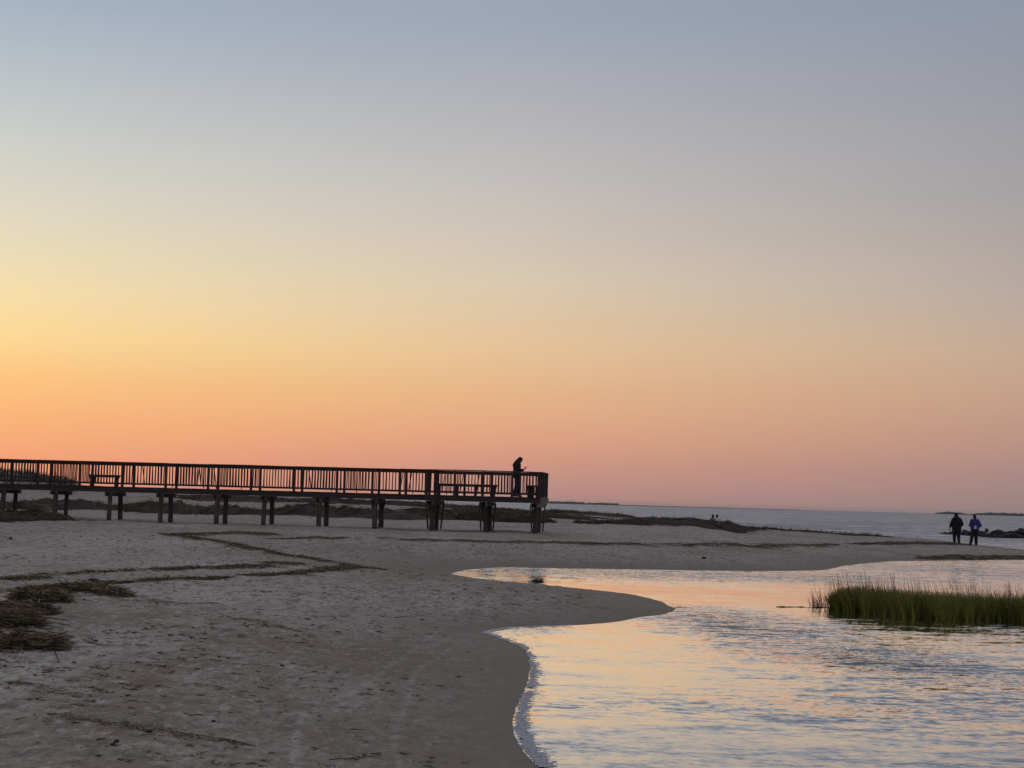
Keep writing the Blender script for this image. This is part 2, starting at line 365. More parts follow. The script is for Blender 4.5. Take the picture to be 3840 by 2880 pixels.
# wave faces turned to the shore are steeper than their backs
s3 = N('ShaderNodeSeparateXYZ', t); L(sl, s3.inputs[0], t)
cb = N('ShaderNodeCombineXYZ', t); L(s3.outputs['X'], cb.inputs[0], t)
sy = math_('MINIMUM', s3.outputs['Y'], math_('MULTIPLY', s3.outputs['Y'], .35, tree=t), tree=t)
L(math_('ADD', math_('MULTIPLY_ADD', ruf, -.03, sy, tree=t), math_('MULTIPLY', math_('SUBTRACT', far.outputs[0], 1.0, tree=t), -.068, tree=t), tree=t), cb.inputs[1], t); sl = cb.outputs[0]
nrm = vec('NORMALIZE', vec('ADD', sl, (0, 0, 1)))
fr = N('ShaderNodeFresnel', t); fr.inputs[0].default_value = 1.34; L(nrm, fr.inputs['Normal'], t)
gl = N('ShaderNodeBsdfGlossy', t); gl.inputs['Roughness'].default_value = .04; L(nrm, gl.inputs['Normal'], t); gl.inputs['Color'].default_value = (.97, .97, .97, 1)
df = N('ShaderNodeBsdfDiffuse', t); df.inputs[0].default_value = (.035, .045, .07, 1)
ms = N('ShaderNodeMixShader', t); L(math_('MULTIPLY_ADD', fr.outputs[0], 1.55, .11, tree=t, clamp=True), ms.inputs[0], t); L(df.outputs[0], ms.inputs[1], t); L(gl.outputs[0], ms.inputs[2], t); L(ms.outputs[0], mo.inputs[0], t)
wy = np.concatenate([[-60, -20, 0], np.exp(np.linspace(math.log(6), math.log(120), 380)), [150, 220, 400, 1000, 3000, 9000]])
wu = np.concatenate([[-3, -1.2, -.5], np.linspace(-.1, .36, 300), [.6, 1.5, 3]])
WX = wu[None, :] * np.maximum(wy, 8)[:, None] * np.where(wy < 8, 2.0, 1.0)[:, None]; WY = np.repeat(wy[:, None], len(wu), 1)
wr_ = np.interp(WY, [0, 12, 40, 60, 85, 110], [.42, .40, .26, .50, .9, 1.0])
for x, y, rx, ry, a in [(2760,2330,280,46,2.2),(2950,2390,300,30,1.0),(3180,2455,330,30,2.4),(3400,2500,250,25,1.0),(3560,2540,420,55,.8),(3250,2620,500,45,.35),(2500,2232,700,26,-.6),(3000,2300,200,25,-.35),(2350,2380,300,70,-.35),(2400,2500,450,90,-.22),(2300,2152,500,13,1.1),(3000,2165,500,20,1.1),(3600,2140,500,26,1.0),(3400,2650,600,120,.25),
        (3000,2560,500,30,-.2),(3300,2400,300,30,-.3),(2050,2360,150,20,.3),(2900,2640,700,50,.15),(3700,2150,200,16,.5)]:
    c_ = P(x, y, 0); ex = abs(P(x + rx, y, 0).x - c_.x); ey = abs(P(x, y - ry, 0).y - P(x, y + ry, 0).y) / 2
    wr_ = wr_ + a * np.exp(-((WX - c_.x) / ex) ** 2 - ((WY - c_.y) / ey) ** 2)
wd = -sdist(WX, WY); wr_ = wr_ + .8 * np.exp(-(np.maximum(wd, 0) / .14) ** 2) * np.clip((22 - WY) / 6, 0, 1)
ii = np.arange(WX.size).reshape(WX.shape); fc = np.stack([ii[:-1, :-1], ii[:-1, 1:], ii[1:, 1:], ii[1:, :-1]], -1).reshape(-1, 4)
water = mesh('water', np.stack([WX, WY, WX * 0], -1).reshape(-1, 3).tolist(), fc.tolist(), M_water, attrs={'ruffle': wr_.ravel()}); tag(water, kind='structure')

# ------------------------------------------------------------------ far shores
def shore(prof, Y0, label):
    v = []; f = []; n = 0; pts = []
    for (x0, h0), (x1, h1) in zip(prof[:-1], prof[1:]):
        k = max(1, int((x1 - x0) / 6))
        for i in range(k):
            s = i / k; pts.append((x0 + (x1 - x0) * s, h0 + (h1 - h0) * s))
    pts.append(prof[-1])
    for i, (x, hp) in enumerate(pts):
        z = max(.3, hp * Y0 / F * (1 + (.35 * (random.random() - .5) if hp > 2 else 0)))
        u = U(x)
        for dy, zz in ((0, -1), (0, z * .75), (60, z), (260, z * .9), (400, -1)): v.append((u * (Y0 + dy), Y0 + dy, zz))
        if i:
            for k in range(4): a = (i - 1) * 5 + k; f.append((a, a + 1, a + 6, a + 5))
    o = mesh('far_shore', v, f, M_shore); tag(o, label, kind='structure')
shore([(1960, 7), (2060, 8), (2120, 10), (2190, 9), (2196, 3), (2205, 7), (2230, 6), (2240, 8), (2300, 7.5), (2318, 8.5), (2322, 2.5), (2600, 2.0), (3000, 1.6)], 4300, None)
shore([(3505, 1.5), (3520, 7), (3560, 9.5), (3600, 7), (3630, 2.5), (3660, 7), (3700, 11), (3770, 11), (3840, 10), (4300, 8)], 3800, None)

# ------------------------------------------------------------------ pier
TH = math.atan(.112)
pdir = Vector((math.cos(TH), -math.sin(TH), 0)); pn = Vector((math.sin(TH), math.cos(TH), 0))
A0 = at(2022, 70.6, 2.05); A0.z = 0            # reference: near rail line at the seaward end
DECK = 2.05
def tcol(px, off=0.0):           # distance along the pier (negative to the left) seen in column px; off = offset from reference line
    o = A0 + pn * off; u = U(px); return (u * o.y - o.x) / (pdir.x - u * pdir.y)
def pt(tt, off, z): q = A0 + pdir * tt + pn * off; return Vector((q.x, q.y, z))
WALK = (0.75, 2.25); PLAT = (0.0, 3.0)          # offsets of rails: walkway, end platform
pier = empty('pier', pt(0, 1.5, .5)); tag(pier, 'long grey wooden boardwalk pier with slatted railings on round piles, standing on the beach', 'pier')
pinv = Matrix.Translation(-Vector(pier.location))
tP = tcol(1599, PLAT[0])        # where the platform begins
near_w_px = [139, 297, 457, 620, 779, 940, 1101, 1262, 1395, 1498]
tn = [tcol(x, WALK[0]) for x in near_w_px]
tn = [tn[0] - 1.75 * k for k in range(6, 0, -1)] + tn
tplat = [tP] + [tcol(x, PLAT[0]) for x in (1703, 1808, 1919)] + [tcol(2024, PLAT[0])]
TL = tn[0]; TR = tplat[-1]
def deck_part(t0, t1, o0, o1, name='deck'):
    mb = MB(); x = t0
    while x < t1 - .01:
        e = min(x + .138, t1); z = DECK - .02 + random.uniform(-.003, .003)
        mb.bar(pt((x + e) / 2, o0 - .06 + random.uniform(-.01, .01), z), pt((x + e) / 2, o1 + .06 + random.uniform(-.01, .01), z), e - x - .006, .04)
        x = e
    return mb.build(name, M_wood, pier, inv=pinv)
deck_part(TL, tP, *WALK); deck_part(tP + .003, TR + .06, *PLAT)
def joists(t0, t1, offs, h=.19):
    for o in offs:
        mb = MB(); mb.bar(pt(t0, o, DECK - .043 - h / 2), pt(t1, o, DECK - .043 - h / 2), .05, h); mb.build('joist', M_wood, pier, inv=pinv)
joists(TL, tP - .02, (.74, 1.24, 1.76, 2.26)); joists(tP, TR + .03, (.0, .75, 1.5, 2.25, 3.0))
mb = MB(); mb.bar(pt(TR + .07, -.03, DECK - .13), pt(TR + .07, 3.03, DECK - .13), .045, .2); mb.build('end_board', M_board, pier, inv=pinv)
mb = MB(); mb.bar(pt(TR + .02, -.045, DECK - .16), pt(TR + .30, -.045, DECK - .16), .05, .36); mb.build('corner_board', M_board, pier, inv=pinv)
RT = 1.045
def rail_line(ts, off, last_post=True, skip_first=False, is_end=False, pts_=None):
    q = pts_ or [pt(x, off, 0) for x in ts]
    for i, p in enumerate(q):
        if (i == 0 and skip_first) or (i == len(q) - 1 and not last_post): continue
        mb = MB(); j = Vector((random.uniform(-.006, .006), 0, 0))
        mb.bar(p + Vector((0, 0, DECK - .20)), p + j + Vector((0, 0, DECK + RT - .04)), .095, .095, up=pn); mb.build('railing_post', M_rail, pier, inv=pinv)
    for a, b_ in zip(q[:-1], q[1:]):
        d = (b_ - a).normalized(); ln = (b_ - a).length
        mb = MB(); wv = lambda: random.uniform(-.008, .008)
        mb.bar(a + Vector((0, 0, DECK + RT - .02 + wv())), b_ + Vector((0, 0, DECK + RT - .02 + wv())), .16, .04)
        mb.bar(a + d * .05 + Vector((0, 0, DECK + RT - .092)), b_ - d * .05 + Vector((0, 0, DECK + RT - .092)), .045, .095)
        mb.build('top_rail', M_rail, pier, inv=pinv)
        mb = MB(); mb.bar(a + d * .05 + Vector((0, 0, DECK + .135)), b_ - d * .05 + Vector((0, 0, DECK + .135)), .045, .075); mb.build('bottom_rail', M_rail, pier, inv=pinv)
        mb = MB(); n = max(2, round((ln - .1) / .126)); nn = d.cross(Vector((0, 0, 1)))
        for k in range(1, n):
            c_ = a + d * (.05 + (ln - .1) * k / n + random.uniform(-.006, .006)) + nn * .036
            tl = random.uniform(-.01, .01) + (random.choice((-.07, .07, .05)) if random.random() < .03 else 0)
            lo = .02 if random.random() < .04 else .10
            mb.bar(c_ - d * tl + Vector((0, 0, DECK + lo)), c_ + d * tl + Vector((0, 0, DECK + RT - .045)), .036 * random.uniform(.85, 1.15), .026, up=pn)
        mb.build('baluster_panel', M_rail, pier, inv=pinv)
rail_line(tn + [tP], WALK[0], last_post=False)
rail_line(tn + [tP], WALK[1], last_post=False)
rail_line(tplat, PLAT[0]); rail_line(tplat, PLAT[1])
rail_line(None, 0, pts_=[pt(tP, PLAT[0], 0), pt(tP, WALK[0], 0)], skip_first=True)
rail_line(None, 0, pts_=[pt(tP, WALK[1], 0), pt(tP, PLAT[1], 0)], last_post=False)
rail_line(None, 0, pts_=[pt(TR, PLAT[0], 0), pt(TR, 1.5, 0), pt(TR, PLAT[1], 0)], skip_first=True, last_post=False)
# wide corner boards at the end
mb = MB(); mb.bar(pt(TR - .06, -.06, DECK + .02), pt(TR - .06, -.06, DECK + RT - .05), .10, .03, up=pn); mb.build('corner_board', M_rail, pier, inv=pinv)
pile_px = [15, 210, 414, 606, 817, 993, 1200, 1408, 1623, 1822, 2012]
caps_w = .17
tpile = [tcol(x, .85) for x in pile_px]; tpile = [tpile[0] - 2.2 * k for k in (4, 3, 2, 1)] + tpile
for i, tt in enumerate(tpile):
    wide = tt > tP - .4
    o0, o1 = (.85, 2.15)
    top = DECK - .235
    for o in (o0, o1):
        g = pt(tt, o, 0); z = H1(g.x, g.y); lean = random.uniform(-.05, .05); r = random.uniform(.088, .104)
        mb = MB(); mb.tube([(g.x - lean, g.y, z - .8), (g.x - lean * .6, g.y, z + .3), (g.x, g.y, top - .09), (g.x, g.y, top)], [r * 1.08, r * 1.03, r, r * .98], 14)
        mb.build('pile', M_pile, pier, smooth=True, inv=pinv)
    e0, e1 = (-.10, 3.1) if wide else (.58, 2.42)
    for s in (-1, 1):
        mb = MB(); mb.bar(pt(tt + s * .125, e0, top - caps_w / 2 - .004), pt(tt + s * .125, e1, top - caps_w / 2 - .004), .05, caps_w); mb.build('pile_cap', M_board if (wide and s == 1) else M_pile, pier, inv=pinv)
    if i >= len(tpile) - 4:
        g0 = pt(tt, o0, 0); g1 = pt(tt, o1, 0); z = H1(g0.x, g0.y)
        if wide: lst = [((.05, top - .1), (.80, z + .08)), ((2.95, top - .1), (2.2, z + .08)), ((.9, top - .2), (2.1, z + .12))]
        else: lst = [((.9, top - .15), (2.1, z + .1)), ((2.1, top - .15), (.9, z + .1))]
        for k, ((oa, za), (ob, zb)) in enumerate(lst):
            s = .16 if k % 2 else -.16
            mb = MB(); mb.bar(pt(tt + s, oa, za), pt(tt + s, ob, zb), .05, .14, up=pdir, twist=R(90)); mb.build('brace', M_pile, pier, inv=pinv)

# benches on the deck
def bench(ta, tb, off, label, depth=.36, across=False):
    c0 = pt((ta + tb) / 2, off, DECK) ; ln = tb - ta
    o = empty('bench', c0, -TH if not across else -TH + math.pi / 2); tag(o, label, 'bench', 'benches on the pier deck')
    for k in range(3):
        y = (k - 1) * depth / 3; mb = MB(); mb.bar((-ln / 2, y, .47), (ln / 2, y, .47), depth / 3 - .012, .05); mb.build('seat_board', M_rail, o)
    mb = MB(); mb.bar((-ln / 2 + .04, -depth / 2 + .04, .42), (ln / 2 - .04, -depth / 2 + .04, .42), .035, .07); mb.bar((-ln / 2 + .04, depth / 2 - .04, .42), (ln / 2 - .04, depth / 2 - .04, .42), .035, .07); mb.build('apron', M_rail, o)
    n = 2 if ln < 2 else 4
    for k in range(n):
        x = -ln / 2 + .14 + (ln - .28) * k / (n - 1); mb = MB()
        s = 1 if k < n / 2 else -1
        mb.bar((x, -depth / 2 + .05, 0), (x, -depth / 2 + .05, .44), .08, .08); mb.bar((x, depth / 2 - .05, 0), (x, depth / 2 - .05, .44), .08, .08)
        mb.bar((x + s * .03, 0, .1), (x - s * .12, 0, .44), .05, .05)
        mb.build('leg', M_rail, o)
    return o
bench(tcol(330, 1.9), tcol(445, 1.9), 1.98, 'short wooden bench near the left end of the visible pier deck')
bench(tcol(1606, .6), tcol(1842, .6), 2.55, 'longest bench, a dark plank bench behind the railing near the pier end')
b3 = bench(0, 2.2, 1.6, 'bench seen end-on beside the end railing of the pier', across=True, depth=.46)
b3.location = pt(TR - .36, 1.6, DECK)

# ------------------------------------------------------------------ wrack: straw along lines
def strips(pts, dirs, lens, wids, bend, tones, name, mat, parent=None, segs=2):
    n = len(pts); V = np.zeros((n, (segs + 1) * 2, 3)); T = np.zeros((n, (segs + 1) * 2))
    side = np.cross(dirs, np.array([[0, 0, 1.0]])); sl = np.linalg.norm(side, axis=1, keepdims=True); side = np.where(sl > 1e-3, side / np.maximum(sl, 1e-3), np.array([[1.0, 0, 0]]))
    ph = rng.random(n) * 6.28
    up = np.cross(side, dirs); side = side * np.cos(ph)[:, None] + up * np.sin(ph)[:, None]
    for k in range(segs + 1):
        s = k / segs; c_ = pts + dirs * (lens * s)[:, None] + bend * (s * s)
        w = (wids * (1 - .75 * s))[:, None]
        V[:, 2 * k] = c_ - side * w / 2; V[:, 2 * k + 1] = c_ + side * w / 2; T[:, 2 * k] = T[:, 2 * k + 1] = tones
    V = V.reshape(-1, 3); q = []
    b0 = (np.arange(n) * (segs + 1) * 2)[:, None]
    fs = np.concatenate([b0 + np.array([[2 * k, 2 * k + 1, 2 * k + 3, 2 * k + 2]]) for k in range(segs)], 0)
    me = bpy.data.meshes.new(name); me.vertices.add(len(V)); me.vertices.foreach_set('co', V.ravel())
    me.loops.add(fs.size); me.loops.foreach_set('vertex_index', fs.ravel().astype(np.int32)); me.polygons.add(len(fs))
    me.polygons.foreach_set('loop_start', np.arange(0, fs.size, 4)); me.polygons.foreach_set('loop_total', np.full(len(fs), 4))
    me.update(calc_edges=True); a_ = me.attributes.new('tone', 'FLOAT', 'POINT'); a_.data.foreach_set('value', T.ravel().astype(np.float32))
    me.materials.append(mat); o = bpy.data.objects.new(name, me); COL.objects.link(o)
    if parent: o.parent = parent
    return o
def wrack(line, n, hgt, name='wrack_line', label=None, cat='wrack', mat=None, slen=(.1, .4), sw=.008, mound=True, group=None, stray=.10, rough=0):
    """line: (px, py, half-width in m) along the heap; straw lies in a low mound along it"""
    mat = mat or M_straw
    pts = [hit(x, y) for x, y, w in line]; ws = [w for *_, w in line]
    seg = [(pts[i + 1] - pts[i]).length for i in range(len(pts) - 1)]; cum = np.concatenate([[0], np.cumsum(seg)]); tot = cum[-1]
    PX = np.array([p.x for p in pts]); PY = np.array([p.y for p in pts])
    def sample(s, o):
        x = np.interp(s, cum, PX); y = np.interp(s, cum, PY); w = np.interp(s, cum, ws)
        e = 1e-2 * tot; dx = np.interp(s + e, cum, PX) - np.interp(s - e, cum, PX); dy = np.interp(s + e, cum, PY) - np.interp(s - e, cum, PY); l_ = np.hypot(dx, dy) + 1e-9
        w = w * np.clip(-.05 + 1.7 * (vnoise(s * 1.4 + cum[-1], s * 0 + 3.3) + .5) * (.6 + .8 * (vnoise(s * 4.1, s * 0 + 1.3) + .5)), .06, 2) * np.clip(np.minimum(s, tot - s) / (.06 * tot + 1e-6), .15, 1)
        return x - dy / l_ * o * w, y + dx / l_ * o * w, dx / l_, dy / l_
    root = None
    V = []; F_ = []
    ns = int(min(400, max(24, tot / .12))); no = 11
    S = np.repeat(np.linspace(0, tot, ns)[:, None], no, 1); O = np.repeat(np.linspace(-1, 1, no)[None, :], ns, 0)
    mx_, my_, _, _ = sample(S, O * 1.0)
    lum = .55 + 1.1 * (vnoise(mx_ * 2.2, my_ * 2.2) + .5) * .8
    if rough: lum = lum * np.clip(.1 + 1.6 * (vnoise(mx_ * .45, my_ * .45) + .5), 0, 2)
    endf = np.clip(np.minimum(S, tot - S) / (.08 * tot + 1e-6), 0, 1)
    fine = (vnoise(mx_ * 9, my_ * 9)) * hgt * .5
    mz = height(mx_, my_) + (hgt * np.clip(1 - O ** 2, 0, 1) ** .6 * lum * endf + fine * np.clip(1 - O ** 2, 0, 1)) - .012 - .02 * (np.abs(O) > .95)
    # straw
    s = rng.random(n) * tot; o = np.clip(rng.normal(0, .48, n), -1.25, 1.25); far_ = rng.random(n) < stray; o = np.where(far_, o * 2.2, o)
    if not mound:
        kp = vnoise(s * 1.1 + cum[-1], s * 0 + 8.2) + .6 * vnoise(s * 3.7, s * 0 + 2.2) + .35 * rng.normal(0, 1, n) * .4 > -.16; s = s[kp]; o = o[kp]; n = len(s)
    x, y, dx, dy = sample(s, o)
    lumb = .55 + 1.1 * (vnoise(x * 2.2, y * 2.2) + .5) * .8
    if rough: lumb = lumb * np.clip(.1 + 1.6 * (vnoise(x * .45, y * .45) + .5), 0, 2)
    en = np.clip(np.minimum(s, tot - s) / (.08 * tot + 1e-6), 0, 1)
    z = height(x, y) + hgt * np.clip(1 - o ** 2, 0, 1) ** .6 * lumb * en * rng.uniform(.75, 1.1, n) + .004
    ang = np.arctan2(dy, dx) + rng.normal(0, .9, n); pit = rng.normal(0.02 + .25 * rough, .17 + .3 * rough, n) * np.clip(1.2 - np.abs(o), .05, 1)
    dirs = np.stack([np.cos(ang) * np.cos(pit), np.sin(ang) * np.cos(pit), np.sin(pit)], -1)
    lens = rng.uniform(*slen, n); c_ = np.stack([x, y, z], -1) - dirs * (lens / 2)[:, None]
    gz = height(c_[:, 0], c_[:, 1]); c_[:, 2] = np.maximum(c_[:, 2], gz + .003)
    bend = np.stack([rng.normal(0, .04, n), rng.normal(0, .04, n), -np.abs(rng.normal(0, .03, n))], -1)
    tones = np.clip(np.where(rng.random(n) < .3, rng.uniform(.5, 1, n), rng.beta(1.2, 3.5, n)) + .2 * (np.clip(1 - o ** 2, 0, 1) - .5), 0, 1)
    ob = strips(c_, dirs, lens, np.full(n, sw) * rng.uniform(.6, 1.5, n), bend, tones, name, mat)
    if mound:
        # join a lumpy core of matted straw into the same mesh
        idx = np.arange(ns * no).reshape(ns, no); fc = np.stack([idx[:-1, :-1], idx[:-1, 1:], idx[1:, 1:], idx[1:, :-1]], -1).reshape(-1, 4)
        co = mesh('core', np.stack([mx_, my_, mz], -1).reshape(-1, 3).tolist(), fc.tolist(), mat, attrs={'tone': np.clip(.12 + .5 * vnoise(mx_ * 14, my_ * 14) + .35 * vnoise(mx_ * 4, my_ * 4), 0, 1).ravel()})
        import bmesh
        bm = bmesh.new(); bm.from_mesh(ob.data); bm.from_mesh(co.data); bm.to_mesh(ob.data); bm.free()
        cm = co.data; bpy.data.objects.remove(co); bpy.data.meshes.remove(cm)
    if mound: tag(ob, label, cat, group)
    else: tag(ob, label, cat, kind='stuff')
    return ob
G_ = 'heaps and lines of dead reed on the sand'
NEAR = dict(slen=(.08, .42), sw=.012, group=G_, stray=.28)
wrack([(-160,2440,0.22),(0,2428,0.22),(90,2425,0.19),(160,2428,0.14),(215,2440,0.06)], 3000, .13, 'wrack_heap', 'nearest heap of tangled dead reed at the left edge, stalks fanning right', **NEAR)
wrack([(-160,2350,0.43),(0,2345,0.45),(60,2338,0.36),(118,2345,0.16)], 4600, .14, 'wrack_heap', 'broad pile of dead reed just above the nearest heap at the left edge', **NEAR)
wrack([(-60,2290,0.25),(20,2285,0.29),(80,2290,0.22),(150,2300,0.10),(200,2306,0.04)], 2000, .10, 'wrack_heap', 'thin-ended tongue of dead reed pointing right over the broad pile', **NEAR)
wrack([(60,2262,0.18),(130,2255,0.30),(190,2252,0.30),(243,2256,0.18)], 2600, .13, 'wrack_heap', 'rounded brown clump of dead reed, left of the longest curved wrack line', **NEAR)
wrack([(110,2222,0.22),(240,2215,0.32),(340,2218,0.36),(400,2228,0.25),(470,2240,0.09)], 3200, .09, 'wrack_heap', 'dark reed heap with a small black lump on top, where the curved line begins', **NEAR)
FARL = dict(slen=(.06, .28), sw=.011, group=G_, mound=False)
THIN = dict(slen=(.015, .07), sw=.006, group=G_, mound=False)
wrack([(180,2202,0.15),(300,2196,0.24),(420,2188,0.24),(560,2180,0.18),(700,2172,0.18),(850,2168,0.18),(1000,2160,0.18),(1100,2153,0.21),(1200,2143,0.24),(1290,2130,0.27),(1370,2130,0.18),(1440,2138,0.06)], 9600, .03, 'wrack_line', 'curved lower wrack line ending in a pointed bend by the creek head', **FARL)
wrack([(1380,2128,0.24),(1290,2118,0.48),(1200,2102,0.42),(1100,2088,0.30),(1000,2068,0.30),(900,2048,0.36),(800,2030,0.42),(700,2012,0.42),(600,2002,0.24)], 8000, .03, 'wrack_line', 'upper wrack line slanting from the pointed bend up towards the pier', **FARL)
wrack([(-80,2178,0.24),(60,2172,0.24),(180,2160,0.21),(300,2152,0.09),(330,2148,0.24),(520,2140,0.30),(700,2134,0.30),(880,2130,0.30),(1020,2118,0.36),(1130,2112,0.24)], 7680, .03, 'wrack_line', 'middle wrack line lying between the curved line and the slanting line', **FARL)
wrack([(620,2008,.7),(800,2004,.9),(960,2002,.9),(1050,2008,.3)], 3520, .05, 'wrack_line', 'short dark reed streak in front of the pier piles, left of centre', **FARL)
wrack([(1000,2022,.3),(1200,2020,.35),(1400,2024,.4),(1600,2030,.45),(1800,2034,.4),(2000,2037,.5),(2200,2043,.5),(2370,2044,.9),(2560,2047,.7),(2800,2050,.9),(2960,2046,1.1),(3100,2046,.7),(3140,2042,.3)], 12800, .06, 'wrack_line', 'long thin wrack line running from below the pier end far to the right', **FARL)
wrack([(3180,2041,.3),(3330,2040,.7),(3500,2041,.6),(3600,2039,.8),(3640,2037,.5)], 1600, .07, 'wrack_line', 'short dark wrack line at the feet of the two walkers', slen=(.15,.5), sw=.02, group=G_)
wrack([(3440,2095,.3),(3560,2094,.9),(3640,2089,1.2),(3720,2094,.8),(3860,2092,.9),(4000,2092,.5)], 1800, .05, 'wrack_line', 'dark wrack along the far creek bank at the right edge', slen=(.15,.5), sw=.02, group=G_)
wrack([(-120,1955,1.3),(0,1945,1.7),(80,1942,1.6),(150,1944,1.2),(215,1953,.4)], 5000, .26, 'wrack_heap', 'reddish brown mound of dead reed at the left edge below the pier', mat=M_straw_far, slen=(.15,.5), sw=.02, group=G_)
BACK = dict(slen=(.15, .5), sw=.03, mat=M_straw_far, group=G_, rough=1)
wrack([(-300,1908,3),(0,1908,3),(130,1903,2.5),(250,1908,3.0),(330,1903,3.4),(450,1908,3.4),(560,1916,3),(620,1921,3.2),(800,1926,3.5),(1000,1930,3.6),(1130,1930,3.6),(1250,1934,3.5),(1400,1938,3.6),(1530,1940,3.2),(1620,1944,2.0)], 14000, .32, 'wrack_band', 'long brown band of dead reed seen behind the left piles', **BACK)
wrack([(1560,1930,2),(1700,1934,4),(1850,1935,4.5),(1960,1932,4),(2030,1938,2)], 6000, .26, 'wrack_band', 'thick reed bank behind the right-hand piles and the pier end', **BACK)
wrack([(1700,1950,1),(1850,1952,1.8),(1960,1957,1.3),(1995,1962,.4)], 3000, .30, 'wrack_band', 'lower yellowish reed bank between the last two pile pairs', **BACK)
wrack([(1440,1893,3),(1500,1889,5),(1570,1896,4),(1680,1902,4),(1780,1903,4),(1900,1911,4),(1980,1912,3)], 6000, .12, 'wrack_band', 'hummocky reed ridge on the far crest seen under the pier deck', **BACK)
wrack([(700,1873,2),(850,1874,4),(1000,1878,4),(1200,1882,3),(1350,1884,3),(1430,1886,1)], 5000, .18, 'wrack_band', 'thin dark wrack streak on the far sand under the middle of the deck', **BACK)
wrack([(2060,1922,2),(2130,1924,3),(2175,1928,2),(2215,1932,2.5),(2270,1934,2.0),(2330,1938,1.5)], 4000, .13, 'wrack_band', 'low broken reed mounds on the crest just right of the pier end', **BACK)
wrack([(2160,1962,.6),(2300,1964,1.6),(2390,1965,1.2),(2500,1967,1.0)], 2200, .12, 'wrack_band', 'narrow reed streak in front of the crest mounds right of the pier', **BACK)
wrack([(2330,1955,.8),(2370,1957,1.8),(2440,1958,2.8),(2520,1964,3.0),(2600,1968,3.0),(2680,1971,2.2),(2730,1974,1.2),(2765,1977,.4)], 9000, .20, 'wrack_band', 'largest reed bank on the crest, where two people sit', **BACK)
wrack([(2800,1982,.8),(2900,1986,1),(3050,1996,1.2),(3180,2001,1.4),(3270,2004,1.4),(3300,2008,.5)], 2600, .14, 'wrack_band', 'thin dark wrack edging the sand against the sea, right of the sitters', **BACK)
wrack([(40,2565,.10),(100,2572,.22),(190,2582,.12)], 260, .02, 'wrack_line', 'faint brown straw streak low on the left of the sand', **THIN)
wrack([(180,2680,.10),(270,2694,.14),(380,2712,.06),(500,2732,.13),(600,2740,.18),(700,2766,.12),(820,2776,.08),(950,2800,.09)], 760, .010, 'wrack_line', 'long thin dark straw streak across the nearest sand, bottom left', **THIN)
wrack([(880,2322,.08),(1010,2346,.25),(1130,2372,.10)], 400, .015, 'wrack_line', 'small brown straw streak in the middle of the sand', **THIN)
wrack([(420,2242,.15),(520,2256,.40),(620,2262,.35),(820,2266,.1)], 500, .012, 'wrack_line', 'thin reddish straw spread to the right of the dark reed heap', **THIN)

# scattered litter and stalks over the sand
n = 5200
Yr = np.exp(rng.uniform(math.log(11.5), math.log(85), n)); ur = rng.uniform(-.33, .30, n); X = ur * Yr
d = sdist(X, Yr); dens = vnoise(X * .8, Yr * .35) + .25 * vnoise(X * .2, Yr * .1); k = (d > .5) & (dens > -.12) & (rng.random(n) < np.interp(d, [.5, 5], [.25, 1]))
X = X[k]; Yr = Yr[k]; n = len(X); Z = height(X, Yr) + .003
ang = rng.normal(.1, .6, n); dirs = np.stack([np.cos(ang), np.sin(ang), rng.normal(0.02, .05, n)], -1)
lens = rng.gamma(2.0, .022, n) + .012; lens = np.where(rng.random(n) < .012, lens + .18, lens)
lt = strips(np.stack([X, Yr, Z], -1), dirs, lens, rng.uniform(.004, .014, n) * (1 + Yr / 40), np.zeros((n, 3)), .12 + rng.random(n) * .5, 'reed_litter', M_straw)
tag(lt, 'bits of dead reed scattered over the open sand', 'litter', kind='stuff')

nc = 1900; per = 9
Yr = np.exp(rng.uniform(math.log(11), math.log(60), nc)); ur = rng.uniform(-.32, .20, nc); X = ur * Yr; d = sdist(X, Yr)
dens = vnoise(X * .6 + 30, Yr * .3) + .3 * vnoise(X * 2, Yr); k = (d > .5) & (dens > -.15) & (rng.random(nc) < np.interp(d, [.5, 4], [.2, 1])); X = X[k]; Yr = Yr[k]
sz = rng.gamma(2.2, .015, len(X))
cx = np.repeat(X, per) + rng.normal(0, 1, len(X) * per) * np.repeat(sz, per) * 1.2; cy = np.repeat(Yr, per) + rng.normal(0, 1, len(X) * per) * np.repeat(sz, per) * .55
n = len(cx); ang = rng.normal(.1, .5, n); dirs = np.stack([np.cos(ang), np.sin(ang), rng.normal(.05, .12, n)], -1); lens = rng.uniform(.015, .06, n)
lt = strips(np.stack([cx - np.cos(ang) * lens / 2, cy, height(cx, cy) + rng.uniform(.002, .014, n)], -1), dirs, lens, rng.uniform(.004, .010, n) * (1 + cy / 50), np.zeros((n, 3)), .10 + rng.random(n) * .5, 'reed_litter', M_straw)
tag(lt, 'small dark tufts of dead reed pressed into the open sand', 'litter', kind='stuff')

# long loose stalks near the left heaps
for i, (x0, y0, x1, y1) in enumerate([(118,2335,190,2372),(190,2372,285,2393),(110,2372,190,2386),(170,2318,260,2330),(140,2292,200,2310),(222,2344,272,2351),(190,2410,222,2486),(0,2478,36,2486)]):
    a = hit(x0, y0); b_ = hit(x1, y1); mb = MB(); mid = (a + b_) / 2 + Vector((0, 0, .012))
    mb.tube([a + Vector((0, 0, .006)), mid, b_ + Vector((0, 0, .004))], [.006, .005, .003], 6)
    st = mb.build('reed_stalk', M_straw)
    lab = ['long bent reed stalk lying right of the broad pile, upper half', 'long reed stalk continuing the bent one out onto bare sand', 'short dark reed stalk under the long bent one', 'reed stalk lying alone above the long bent one', 'reed stalk sticking out of the thin-ended reed tongue', 'small loose reed stalk, farthest right above the bent one', 'curved reed stalk below the nearest heap', 'thick short stalk lying at the left edge below the nearest heap'][i]
    tag(st, lab, 'reed stalk', 'loose reed stalks by the left heaps')

